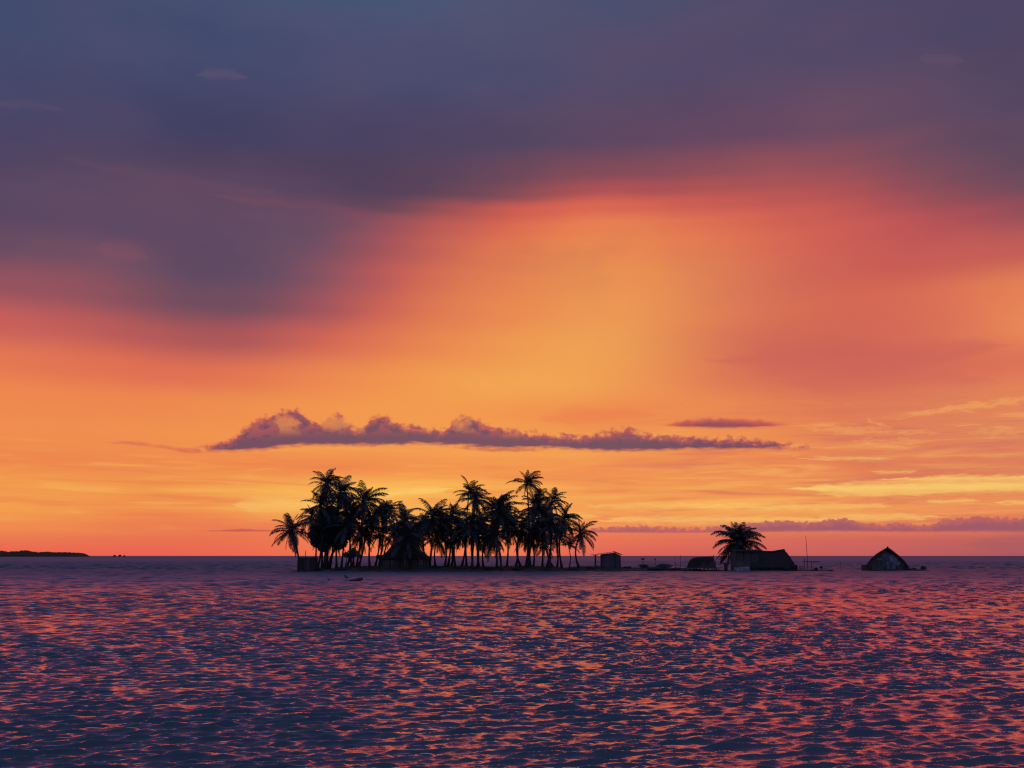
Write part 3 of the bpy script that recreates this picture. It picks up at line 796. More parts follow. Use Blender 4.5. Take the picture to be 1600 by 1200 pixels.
# ------------------------------------------------------------------ huts
def thatch_strands(mb, quads, r, per_m2=26, ln=0.42, lift=0.05):
    """loose strands lying down a roof slope; quads: (top-left, top-right, bottom-right, bottom-left)"""
    for tl, tr, br, bl in quads:
        tl, tr, br, bl = map(Vector, (tl, tr, br, bl))
        nrm = (tr - tl).cross(bl - tl)
        if nrm.length < 1e-6: nrm = (br - bl).cross(bl - tl)
        area = ((br - tl).cross(bl - tr)).length / 2
        nrm.normalize()
        if nrm.z < 0: nrm = -nrm
        for _ in range(int(area * per_m2)):
            u, v = r.random(), r.random() ** 0.8
            a = tl.lerp(tr, u); b = bl.lerp(br, u); p = a.lerp(b, v)
            dn = (b - a).normalized(); sd = dn.cross(nrm)
            l = ln * r.uniform(.6, 1.5); w = r.uniform(.012, .035)
            q = p + dn * l + nrm * r.uniform(-.02, lift) + sd * r.uniform(-.08, .08) + Vector((0, 0, -0.03))
            p = p + nrm * 0.02
            mb.quad([p - sd * w, p + sd * w, q + sd * w * .4, q - sd * w * .4])

def roof_solid(quads, th=0.16):
    mb = MB()
    for q in quads:
        q = [Vector(p) for p in q]
        u = [p for i, p in enumerate(q) if (p - q[i - 1]).length > 1e-4]
        lo = [p - Vector((0, 0, th)) for p in u]
        mb.quad(u); mb.quad(list(reversed(lo)))
        for i in range(len(u)):
            j = (i + 1) % len(u)
            mb.quad([u[i], lo[i], lo[j], u[j]])
    return mb

def cane_wall(root, a, b, z0, z1, r, m='cane', ztop=None, step=0.075, name='cane_wall'):
    """upright canes side by side between two floor points; too thin to pick apart: one part"""
    a, b = Vector(a), Vector(b); n = max(2, int((b - a).length / step)); mb = MB()
    for i in range(n):
        t = (i + .5) / n; p = a.lerp(b, t)
        zt = (ztop(t) if ztop else z1) + r.uniform(-.03, .03)
        mb.tube([Vector((p.x, p.y, z0)), Vector((p.x + r.uniform(-.012, .012), p.y + r.uniform(-.01, .01), zt))], r.uniform(.028, .040), 5)
    o = mb.build(name, M[m], root); o['kind'] = 'stuff'; return o

def main_hut():
    Y = 142.0; B = G(636, Y + 2.5); B.z = 0.3
    root = thing('thatched_hut', 'large thatched hut with pale cane walls among the palms', 'hut', B)
    x0, x1 = gx(601, Y) - B.x, gx(671, Y) - B.x
    y0, y1 = Y - B.y, Y - B.y + 5.2
    ze = P(636, 871, Y).z - B.z; zr = P(636, 846, Y + 2.6).z - B.z
    r = random.Random(21)
    cane_wall(root, (x0, y0, 0), (x1, y0, 0), -.35, ze, r)
    cane_wall(root, (x1, y0 + .08, 0), (x1, y1, 0), -.35, ze, r)
    cane_wall(root, (x0, y0 + .08, 0), (x0, y1, 0), -.35, ze, r)
    cane_wall(root, (x1 - .08, y1, 0), (x0 + .08, y1, 0), -.35, ze, r)
    for t in (0, .2, .42, .55, .8, 1):
        mb = MB(); x = x0 + (x1 - x0) * t
        mb.tube([(x, y0 - .07, -.4), (x + .03, y0 - .07, ze - .02)], [.07, .06], 6); mb.build('wall_post', M['bark'], root)
    for z in (.5, 1.3):
        mb = MB(); mb.tube([(x0 - .1, y0 - .06, z), (x1 + .1, y0 - .06, z + .03)], .035, 5); mb.build('tie_rail', M['bark'], root)
    mb = MB(); mb.box(((x0 * .38 + x1 * .62), y0 - .045, .72), (.85, .05, 1.85)); d_ = mb.build('door', M['darkwood'], root)
    mb = MB()
    for k in range(3): mb.box(((x0 * .38 + x1 * .62), y0 - .085, .1 + .6 * k), (.83, .03, .08))
    mb.build('door_batten', M['bark'], d_)
    e = .38; xl, xr = x0 - e, x1 + .1; yf, yb = y0 - e, y1 + e; ym = (y0 + y1) / 2
    rl, rr = gx(622, 144.6) - B.x, gx(650, 144.6) - B.x
    # slopes sag a little half-way down
    def sag(a, b): m_ = (Vector(a) + Vector(b)) / 2; m_.z -= .28; return tuple(m_)
    A, Bp, C_, D_ = (xl, yf, ze - .1), (xr, yf, ze - .1), (xr, yb, ze - .1), (xl, yb, ze - .1)
    Tl, Tr = (rl, ym, zr), (rr, ym, zr)
    mA, mB, mC, mD = sag(A, Tl), sag(Bp, Tr), sag(C_, Tr), sag(D_, Tl)
    quads = [(Tl, Tr, mB, mA), (mA, mB, Bp, A), (Tr, Tl, mD, mC), (mC, mD, D_, C_), (Tr, Tr, mC, mB), (mB, mC, C_, Bp), (Tl, Tl, mA, mD), (mD, mA, A, D_)]
    rf = roof_solid([q for q in quads]).build('roof', M['thatch'], root)
    ms = MB(); thatch_strands(ms, quads, r, 40, .5)
    o = ms.build('thatch', M['thatch'], rf); o['kind'] = 'stuff'
    mb = MB(); mb.tube([(rl - .2, ym, zr + .04), ((rl + rr) / 2, ym, zr), (rr + .2, ym, zr + .05)], .13, 7); mb.build('ridge_roll', M['thatch'], rf)
main_hut()

def plank_box(root, x0, x1, y0, y1, z0, z1, r, m='plank', w=.17, ztop=None, faces='fblr', name='plank'):
    """board walls: every board a part of its own"""
    def run(a, b, nrm):
        a, b = Vector(a), Vector(b); n = max(2, round((b - a).length / w)); ang = math.atan2((b - a).y, (b - a).x)
        for i in range(n):
            t = (i + .5) / n; p = a.lerp(b, t); zt = ztop(p) if ztop else z1
            zt += r.uniform(-.02, .02); ww = (b - a).length / n
            mb = MB(); mb.box((0, 0, (zt - z0) / 2), (ww - .018, .025 + r.uniform(0, .012), zt - z0))
            o = mb.build(name, M[m], root, loc=(p.x, p.y, z0)); o.rotation_euler = (r.uniform(-.012, .012), r.uniform(-.008, .008), ang)
    if 'f' in faces: run((x0, y0, 0), (x1, y0, 0), 0)
    if 'b' in faces: run((x1, y1, 0), (x0, y1, 0), 0)
    if 'r' in faces: run((x1, y0 + .04, 0), (x1, y1 - .04, 0), 0)
    if 'l' in faces: run((x0, y1 - .04, 0), (x0, y0 + .04, 0), 0)

def left_shed():
    Y = 140.2; B = G(487, Y); B.z = 0.0; r = random.Random(5)
    root = thing('plank_shed', 'dark square plank shed at the left tip of the island', 'shed', B)
    x0, x1 = gx(475, Y) - B.x, gx(500, Y) - B.x; zt = P(487, 871, Y).z
    plank_box(root, x0, x1, 0, 2.4, 0.0, zt, r, 'darkwood', .2)
    mb = MB(); mb.box(((x0 + x1) / 2 - .02, 1.2, zt + .07), (x1 - x0 + .18, 2.8, .05), ry=.025); rf = mb.build('roof', M['tin'], root)
    for k in range(4):
        m2 = MB(); m2.box((x0 + .3 + .55 * k, 1.2, zt + .11 - .014 * k), (.05, 2.7, .03), ry=.025); m2.build('roof_rib', M['tin'], rf)
    for x in (x0, x1):
        mb = MB(); mb.tube([(x, -.08, -.5), (x, -.08, zt)], .06, 6); mb.build('corner_post', M['bark'], root)
    mb = MB(); mb.box(((x0 + x1) / 2 + .1, -.03, .95), (.7, .03, 1.6)); mb.build('door', M['plank'], root)
    t = P(476.5, 860, Y - .2); b = P(477, 892, Y - .2)
    mb = MB(); mb.tube([(0, 0, 0), (-.03, 0, t.z - b.z)], [.075, .04], 6)
    tag(mb.build('wooden_pole', M['bark'], loc=b), 'short upright pole at the left corner of the dark plank shed', 'pole')
left_shed()

def outhouse():
    Y = 142.5; B = G(950, Y + .8); r = random.Random(6)
    root = thing('outhouse', 'pale plank outhouse with overhanging roof beside the T-shaped post', 'outhouse', B)
    z0 = .0
    x0, xm, x1 = gx(936, Y) - B.x, gx(956.5, Y) - B.x, gx(964.5, Y) - B.x
    y0 = Y - B.y; zl = P(950, 866, Y).z - B.z; zp = P(955, 863.5, Y).z - B.z; zr = P(965, 867.5, Y).z - B.z
    f = lambda p: zl + (zp - zl) * (p.x - x0) / (xm - x0) if p.x < xm else zp + (zr - zp) * (p.x - xm) / (x1 - xm)
    plank_box(root, x0, x1, y0, y0 + 1.7, -.1, zl, r, 'plank', .21, f)
    for x in (x0, xm, x1):
        mb = MB(); mb.tube([(x, y0 - .06, -.3), (x, y0 - .06, f(Vector((x, 0, 0))))], .05, 5); mb.build('corner_post', M['darkwood'], root)
    for (xa, za, xb, zb) in ((x0 - .42, zl - .01, xm + .02, zp + .05), (xm - .1, zp + .10, x1 + .28, zr + .02)):
        mb = MB(); l = math.hypot(xb - xa, zb - za)
        mb.box(((xa + xb) / 2, y0 + .85, (za + zb) / 2 + .06), (l, 2.3, .05), ry=-math.atan2(zb - za, xb - xa))
        mb.build('roof_sheet', M['tin'], root)
    mb = MB(); mb.tube([(xm, y0 - .3, zp + .12), (xm, y0 + 2.0, zp + .12)], .06, 5); mb.build('ridge_cap', M['tin'], root)
    mb = MB(); mb.box((x0 + .75, y0 - .035, (zl - .2) / 2), (.72, .03, zl - .35)); dr = mb.build('door', M['plank'], root)
    mb = MB(); mb.box((x0 + 1.02, y0 - .07, zl * .5), (.04, .04, .14)); mb.build('handle', M['darkwood'], dr)
    for (xx, hh) in ((x0 + .2, .35),):
        mb = MB(); mb.box((xx + .15, y0 - .045, zl - .28), (.35, .03, .16)); mb.build('vent_board', M['darkwood'], root)
outhouse()

def t_post():
    Y = 142.0; B = G(926.5, Y); B.z -= .2
    root = thing('feeding_post', 'T-shaped wooden post with flat board top left of the outhouse', 'post', B)
    zt = P(926, 867, Y).z - B.z
    mb = MB(); mb.tube([(0, 0, 0), (.02, 0, zt)], [.13, .11], 7); mb.build('post', M['bark'], root)
    mb = MB(); mb.box((-.05, 0, zt + .03), (1.15, .5, .06)); mb.build('board', M['plank'], root)
    for s in (-1, 1):
        mb = MB(); mb.tube([(0, 0, zt - .25), (s * .32, 0, zt)], .03, 4); mb.build('brace', M['bark'], root)
t_post()

def picnic():
    Y = 139.8; B = G(577, Y)
    root = thing('bench_table', 'small slatted table with benches at the shore under slim palms', 'table', B)
    for k in range(4):
        mb = MB(); mb.box((-.02, -.3 + .2 * k, .72), (1.7, .17, .04)); mb.build('slat', M['plank'], root)
    for s in (-1, 1):
        mb = MB(); mb.tube([(s * .6, -.35, 0), (s * .6, .35, .7)], .035, 4); mb.build('leg', M['bark'], root)
        mb = MB(); mb.tube([(s * .6, .35, 0), (s * .6, -.35, .7)], .035, 4); mb.build('leg', M['bark'], root)
        mb = MB(); mb.box((0, s * .75, .42), (1.7, .24, .04)); mb.build('bench_seat', M['plank'], root)
        mb = MB(); mb.box((0, s * .75, .2), (1.3, .05, .4)); mb.build('bench_support', M['bark'], root)
picnic()
def chair(px, Y, flip, label):
    B = G(px, Y); root = thing('low_chair', label, 'chair', B, group=None)
    mb = MB(); mb.box((0, 0, .38), (.5, .48, .05)); mb.build('seat', M['plank'], root)
    mb = MB(); mb.box((.26 * flip, 0, .62), (.05, .48, .5), ry=.2 * flip); mb.build('backrest', M['plank'], root)
    for sx in (-1, 1):
        for sy in (-1, 1):
            mb = MB(); mb.box((sx * .2, sy * .2, .18), (.05, .05, .36)); mb.build('leg', M['bark'], root)
chair(594.5, 139.9, 1, 'low wooden chair at the left corner of the thatched hut')

def stilt_shelter():
    Y = 144.0; B = P(1090, 890, Y); B.z = .12; r = random.Random(8)
    root = thing('stilt_shelter', 'small round-shouldered thatched shelter on short stilts at the spit end', 'hut', B)
    X = lambda p: gx(p, Y) - B.x
    Zp = lambda y: P(1090, y, Y).z - B.z
    mb = MB(); mb.box(((X(1066) + X(1120)) / 2, .9, Zp(887.5)), (X(1120) - X(1066), 2.2, .08)); mb.build('deck', M['plank'], root)
    for i, p in enumerate(range(1072, 1120, 6)):
        for yy in (.0, 1.8):
            mb = MB(); mb.tube([(X(p), yy, -.9), (X(p) + r.uniform(-.05, .05), yy, Zp(888))], .06, 5); mb.build('stilt', M['bark'], root)
    prof = [(1069,887),(1071,880),(1074,875),(1079,872),(1088,870.5),(1106,869.5),(1107,873),(1108,880),(1110,887)]
    pts = [(X(a), Zp(b)) for a, b in prof]
    mb = MB()
    for (xa, za), (xb, zb) in zip(pts, pts[1:]):
        mb.quad([(xa, .0, za), (xb, .0, zb), (xb, 1.9, zb), (xa, 1.9, za)])
    n0 = len(mb.v); mb.v += [(x, 1.9, z) for x, z in pts]; mb.f.append(tuple(range(n0, n0 + len(pts))))
    mb.build('roof', M['thatch'], root)
    mb = MB(); n0 = 0; mb.v += [(x, .02, z - .02) for x, z in pts]; mb.f.append(tuple(range(len(pts)))); mb.build('front_wall', M['darkwood'], root)
    rf = root.children[-2] if False else None
    q = [((a[0], 0 + .0, a[1] + .03), (a[0], 1.9, a[1] + .03), (b[0], 1.9, b[1] + .03), (b[0], 0, b[1] + .03)) for a, b in zip(pts[:5][::-1], pts[:5][::-1][1:])]
    q += [((X(1080), -.02, Zp(871.5)), (X(1105), -.02, Zp(870)), (X(1101), -.1, Zp(879)), (X(1076), -.1, Zp(880)))]
    ms = MB(); thatch_strands(ms, q, r, 60, .4); o = ms.build('thatch', M['thatch'], root); o['kind'] = 'stuff'
    for k in range(5):
        mb = MB(); mb.box((X(1096) , -.05, Zp(886) + .17 * k), (X(1109) - X(1084), .03, .14)); mb.build('plank', M['plank'], root)
    mb = MB(); mb.tube([(X(1106), .1, Zp(872)), (X(1106.4), .1, Zp(867.5))], .05, 5); mb.build('roof_peg', M['bark'], root)
stilt_shelter()

def boardwalk():
    Y = 143.2; B = P(1040, 890, Y); B.z = .1; r = random.Random(12)
    root = thing('boardwalk', 'low stilted boardwalk along the narrow spit', 'boardwalk', B)
    X = lambda p: gx(p, Y) - B.x
    n = 44
    for i in range(n):
        p = 1006 + (1064 - 1006) * (i + .5) / n
        mb = MB(); mb.box((0, 0, 0), ((X(1064) - X(1006)) / n - .02, 1.0, .045))
        o = mb.build('plank', M['plank'], root, loc=(X(p), 0, .30 + r.uniform(-.01, .01)))
    for y_ in (-.35, .35):
        mb = MB(); mb.box(((X(1006) + X(1064)) / 2, y_, .24), (X(1064) - X(1006), .08, .08)); mb.build('bearer', M['darkwood'], root)
    for p in (1010, 1021, 1026, 1032, 1037, 1041.5, 1047, 1052.5, 1063):
        for y_ in (-.45, .4):
            mb = MB(); mb.tube([(X(p), y_, -1.0), (X(p) + r.uniform(-.06, .06), y_, .28)], .065, 5); mb.build('stilt', M['bark'], root)
boardwalk()
def pole(x0, y0, x1, y1, Y, ra, label, group=None, name='thin_pole', foot=.5):
    b, t = P(x0, y0, Y), P(x1, y1, Y); b.z = min(b.z, .3) - foot
    mb = MB(); v = t - b; mb.tube([(0, 0, 0), v * .5 + Vector((.02, 0, 0)), v], [ra, ra * .8, ra * .5], 6)
    return tag(mb.build(name, M['bark'], loc=b), label, 'pole', group)
pole(1056, 889, 1054, 871, 144.2, .035, 'left and shorter of two thin poles on the spit')
pole(1063.5, 889, 1063, 867, 144.2, .04, 'right and taller of two thin poles, left of the stilt shelter')
pole(1313.5, 893, 1313, 877, 147, .03, 'left of two faint sticks standing in the water before the lone hut')
pole(1316, 893, 1317.5, 880, 147, .028, 'right, shorter of two faint sticks standing in the water')

# markers standing in the water behind the spit
def marker(px, y, Y, w, h, label):
    c = P(px, y, Y); root = thing('marker_board', label, 'marker', Vector((c.x, c.y, -.6)))
    mb = MB(); mb.box((0, 0, c.z + .6), (w, .05, h)); mb.build('board', M['darkwood'], root)
    mb = MB(); mb.tube([(0, .05, 0), (0, .05, c.z + .6)], .05, 5); mb.build('post', M['bark'], root)
marker(1004.5, 873.5, 190, .62, .30, 'wide dark marker board on a post in the water behind the spit')
marker(1023.5, 873.8, 190, .25, .30, 'narrow dark marker on a post in the water behind the spit')

def net_rack():
    Y = 150.0; B = P(1122, 893, Y); B.z = -.5
    root = thing('net_rack', 'low drying rack rail between the stilt shelter and the big hut', 'rack', B)
    X = lambda p: gx(p, Y) - B.x; z = P(1122, 879.5, Y).z - B.z
    mb = MB(); mb.tube([(X(1108), 0, z + .03), (X(1122), 0, z - .03), (X(1136), 0, z)], .035, 5); mb.build('rail', M['bark'], root)
    for p in (1109, 1122, 1135):
        mb = MB(); mb.tube([(X(p), 0, 0), (X(p), 0, z)], .04, 5); mb.build('post', M['bark'], root)
    for p in (1121, 1125, 1129):
        mb = MB(); mb.box((X(p), 0, z - .10), (.16, .05, .18)); mb.build('hung_rag', M['cloth2'], root)
net_rack()

def hut_a():
    Y = 145.0; B = G(1158, Y + 2); B.z = .1; r = random.Random(31)
    root = thing('cane_hut', 'pale cane-walled hut joined to the sagging thatched house', 'hut', B)
    X = lambda p, YY=Y: gx(p, YY) - B.x
    zt = P(1150, 861, Y).z - B.z; y0 = Y - B.y
    x0, x1 = X(1141), X(1176)
    cane_wall(root, (x0, y0, 0), (x1, y0, 0), -.4, zt, r)
    cane_wall(root, (x0, y0 + .1, 0), (x0, y0 + 4, 0), -.4, zt, r)
    cane_wall(root, (x1, y0 + 4, 0), (x0, y0 + 4, 0), -.4, zt, r)
    q = [((X(1139), y0 + 2.0, zt + .25), (X(1178), y0 + 2.0, zt + .22), (X(1179), y0 - .3, zt - .02), (X(1138), y0 - .3, zt + .02)),
         ((X(1178), y0 + 2.0, zt + .22), (X(1139), y0 + 2.0, zt + .25), (X(1138), y0 + 4.3, zt), (X(1179), y0 + 4.3, zt))]
    rf = roof_solid(q, .14).build('roof', M['thatch'], root)
    ms = MB(); thatch_strands(ms, q, r, 45, .4); o = ms.build('thatch', M['thatch'], rf); o['kind'] = 'stuff'
    for p in (1141, 1152, 1163, 1175):
        mb = MB(); mb.tube([(X(p), y0 - .07, -.5), (X(p), y0 - .07, zt)], .06, 5); mb.build('wall_post', M['bark'], root)
    # two hanging sheets on the front
    for (pa, pb, ya, yb) in ((1140, 1153, 877, 892), (1153.5, 1160, 880, 891)):
        mb = MB(); za, zb = P(1150, ya, Y).z - B.z, P(1150, yb, Y).z - B.z; n = 8
        for i in range(n):
            xa, xb = X(pa) + (X(pb) - X(pa)) * i / n, X(pa) + (X(pb) - X(pa)) * (i + 1) / n
            dy = lambda j: -.12 - .05 * math.sin(j * 1.9)
            mb.quad([(xa, y0 + dy(i), zb), (xb, y0 + dy(i + 1), zb), (xb, y0 + dy(i + 1) + .04, za + .1 * math.sin(i)), (xa, y0 + dy(i) + .04, za + .1 * math.sin(i - 1))])
        mb.build('hanging_sheet', M['cane'], root)
hut_a()

def hut_b():
    Y = 144.6; B = G(1208, Y + 2); B.z = .05; r = random.Random(32)
    root = thing('thatched_house', 'long dark thatched house with sagging ridge and roof almost to the water', 'hut', B)
    y0 = Y - B.y
    def pt(px, y, YY): q = P(px, y, YY); return (q.x - B.x, q.y - B.y, q.z - B.z)
    tops = [(1174,862.3),(1182,861.2),(1194,862.2),(1206,862.6),(1214,861.4),(1226,859.6)]
    eav = [(1174,884),(1184,885),(1196,885.5),(1208,885.5),(1222,886),(1233,887.5)]
    mids = [((a[0] + b[0]) / 2 + .8, (a[1] + b[1]) / 2 - .4) for a, b in zip(tops, eav)]
    quads = []
    for i in range(5):
        quads.append((pt(*tops[i], Y + 2.2), pt(*tops[i + 1], Y + 2.2), pt(*mids[i + 1], Y + .9), pt(*mids[i], Y + .9)))
        quads.append((pt(*mids[i], Y + .9), pt(*mids[i + 1], Y + .9), pt(*eav[i + 1], Y - .2), pt(*eav[i], Y - .2)))
        quads.append((pt(*tops[i + 1], Y + 2.2), pt(*tops[i], Y + 2.2), pt(*eav[i], Y + 4.6), pt(*eav[i + 1], Y + 4.6)))
    # rounded right-hand hip
    e0, e1, e2, e3 = pt(1226, 859.6, Y + 2.2), pt(1241.5, 881, Y + 2.2), pt(*mids[5], Y + .9), pt(*eav[5], Y - .2)
    e4 = pt(1241, 885.5, Y + 1.6); eb = pt(1233, 885, Y + 4.6)
    quads += [(e0, e0, pt(1235.5, 871, Y + 1.6), e2), (e2, pt(1235.5, 871, Y + 1.6), e4, e3), (e0, e0, eb, e1), (e0, pt(1235.5, 871, Y + 1.6), e4, e1)]
    rf = roof_solid(quads, .16).build('roof', M['thatch'], root)
    ms = MB(); thatch_strands(ms, quads, r, 45, .45); o = ms.build('thatch', M['thatch'], rf); o['kind'] = 'stuff'
    mb = MB(); mb.tube([pt(a, b - .3, Y + 2.2) for a, b in tops], [.12, .15, .14, .14, .15, .17], 7); mb.build('ridge_roll', M['thatch'], rf)
    xa, xb = gx(1177, Y) - B.x, gx(1234, Y) - B.x; zt = P(1200, 883, Y).z - B.z
    cane_wall(root, (xa, y0 + .25, 0), (xb, y0 + .25, 0), -.5, zt, r, 'darkwood')
    cane_wall(root, (xb, y0 + .35, 0), (xb, y0 + 4, 0), -.5, zt, r, 'darkwood')
    cane_wall(root, (xb, y0 + 4, 0), (xa, y0 + 4, 0), -.5, zt, r, 'darkwood')
    mb = MB(); mb.box(((xa + xb) / 2, y0 + 1.9, -.02), (xb - xa + .5, 4.6, .1)); mb.build('floor_deck', M['darkwood'], root)
hut_b()

def skiff():
    Y = 142.2; B = P(1160, 893, Y); B.z = 0
    root = thing('skiff', 'small pale upturned-stern skiff moored before the cane hut', 'boat', B, R(3))
    def hull(L_, w, h, zb):
        mb = MB(); n = 9; sec = []
        for i in range(n):
            t = i / (n - 1); x = -L_ / 2 + L_ * t
            ww = w * (1 - (max(0, t - .35) / .65) ** 2.2) * .5 + .015; hh = h * (1 + .35 * t * t); k0 = zb + .1 * t ** 3
            sec.append([(x, -ww, hh), (x, -ww * .8, k0 + .06), (x, 0, k0), (x, ww * .8, k0 + .06), (x, ww, hh), (x, ww - .05, hh), (x, 0, k0 + .08), (x, -ww + .05, hh)])
        for s_ in sec: mb.v += s_
        for i in range(n - 1):
            for k in range(8): mb.f.append((i * 8 + k, (i + 1) * 8 + k, (i + 1) * 8 + (k + 1) % 8, i * 8 + (k + 1) % 8))
        mb.f.append(tuple(range(8)))
        return mb
    hull(2.0, .9, .5, -.12).build('hull', M['white'], root)
    for x in (-.5, .25):
        mb = MB(); mb.box((x, 0, .4), (.18, .8, .03)); mb.build('thwart', M['plank'], root)
    mb = MB(); mb.box((-1.03, 0, .32), (.06, .7, .5)); mb.build('transom', M['white'], root)
skiff()

def barrel(px, Y, label, ytop=880):
    B = P(px, 893, Y); B.z = -.1; h = P(px, ytop, Y).z - B.z
    mb = MB(); mb.tube([(0, 0, 0), (0, 0, .05 * h), (0, 0, .3 * h), (0, 0, .33 * h), (0, 0, .36 * h), (0, 0, .66 * h), (0, 0, .69 * h), (0, 0, .72 * h), (0, 0, .97 * h), (0, 0, h)], [.22, .24, .24, .26, .24, .24, .26, .24, .24, .22], 10)
    tag(mb.build('water_drum', M['dark'], loc=B, smooth=False), label, 'drum')
barrel(1134.5, 144.6, 'tall dark water drum at the left corner of the cane hut')

def jetty():
    Y = 144.5; B = P(1262, 893, Y); B.z = 0; r = random.Random(40)
    root = thing('jetty', 'low plank jetty reaching right from the thatched house', 'jetty', B)
    X = lambda p: gx(p, Y) - B.x
    x0, x1 = X(1236), X(1287); n = 26; z = P(1260, 890.5, Y).z
    for i in range(n):
        mb = MB(); mb.box((0, 0, 0), ((x1 - x0) / n - .02, 1.1, .05)); mb.build('plank', M['plank'], root, loc=(x0 + (x1 - x0) * (i + .5) / n, .4, z + r.uniform(-.012, .012)))
    for y_ in (.05, .75):
        mb = MB(); mb.box(((x0 + x1) / 2, y_, z - .08), (x1 - x0, .09, .1)); mb.build('bearer', M['darkwood'], root)
    for p in (1240, 1252, 1264, 1276, 1286):
        for y_ in (-.08, .88):
            mb = MB(); mb.tube([(X(p), y_, -1.0), (X(p), y_, z)], .07, 6); mb.build('pile', M['bark'], root)
    # rail frame
    zr = P(1260, 877.7, Y).z
    for p in (1244.5, 1255):
        mb = MB(); mb.tube([(X(p), .1, z), (X(p) , .1, zr + (.5 if p < 1250 else 0))], .04, 5); mb.build('rail_post', M['bark'], root)
    mb = MB(); mb.tube([(X(1241), .1, zr), (X(1268), .1, zr + .03)], .045, 5); mb.build('hand_rail', M['bark'], root)
jetty()
pole(1262.5, 893, 1259, 837, 144.2, .05, 'tallest thin mast, standing on the jetty right of the thatched house', name='mast')
def stool():
    Y = 144.8; B = P(1252, 890, Y); B.z = P(1260, 890.5, 144.5).z + .02
    root = thing('small_table', 'small square stand on the jetty under the rail', 'table', B)
    mb = MB(); mb.box((0, 0, .48), (.42, .4, .05)); mb.build('top', M['plank'], root)
    for sx in (-1, 1):
        for sy in (-1, 1):
            mb = MB(); mb.box((sx * .17, sy * .15, .23), (.04, .04, .46)); mb.build('leg', M['bark'], root)
stool()
def seated_bundle():
    """covered outboard motor and sacks at the jetty end"""
    Y = 144.6; B = P(1281, 890, Y); B.z = P(1260, 890.5, 144.5).z + .02
    root = thing('outboard_motor', 'covered outboard motor propped at the right end of the jetty', 'motor', B)
    mb = MB(); mb.tube([(.2, 0, 0), (.2, 0, .28)], .06, 6); mb.build('shaft', M['dark'], root)
    mb = MB(); mb.tube([(.0, 0, .28), (.05, 0, .3), (.22, 0, .36), (.36, 0, .38), (.42, 0, .4)], [.05, .13, .17, .14, .04], 8); mb.build('cowl', M['dark'], root, True)
    s = thing('sack', 'slumped dark sack lying beside the outboard motor', 'sack', B + Vector((-.5, .1, 0)))
    mb = MB(); mb.tube([(-.35, 0, .08), (-.2, 0, .12), (.0, 0, .16), (.2, 0, .15), (.3, 0, .1)], [.03, .1, .16, .15, .05], 8); mb.build('sack_body', M['cloth2'], s, True)
seated_bundle()

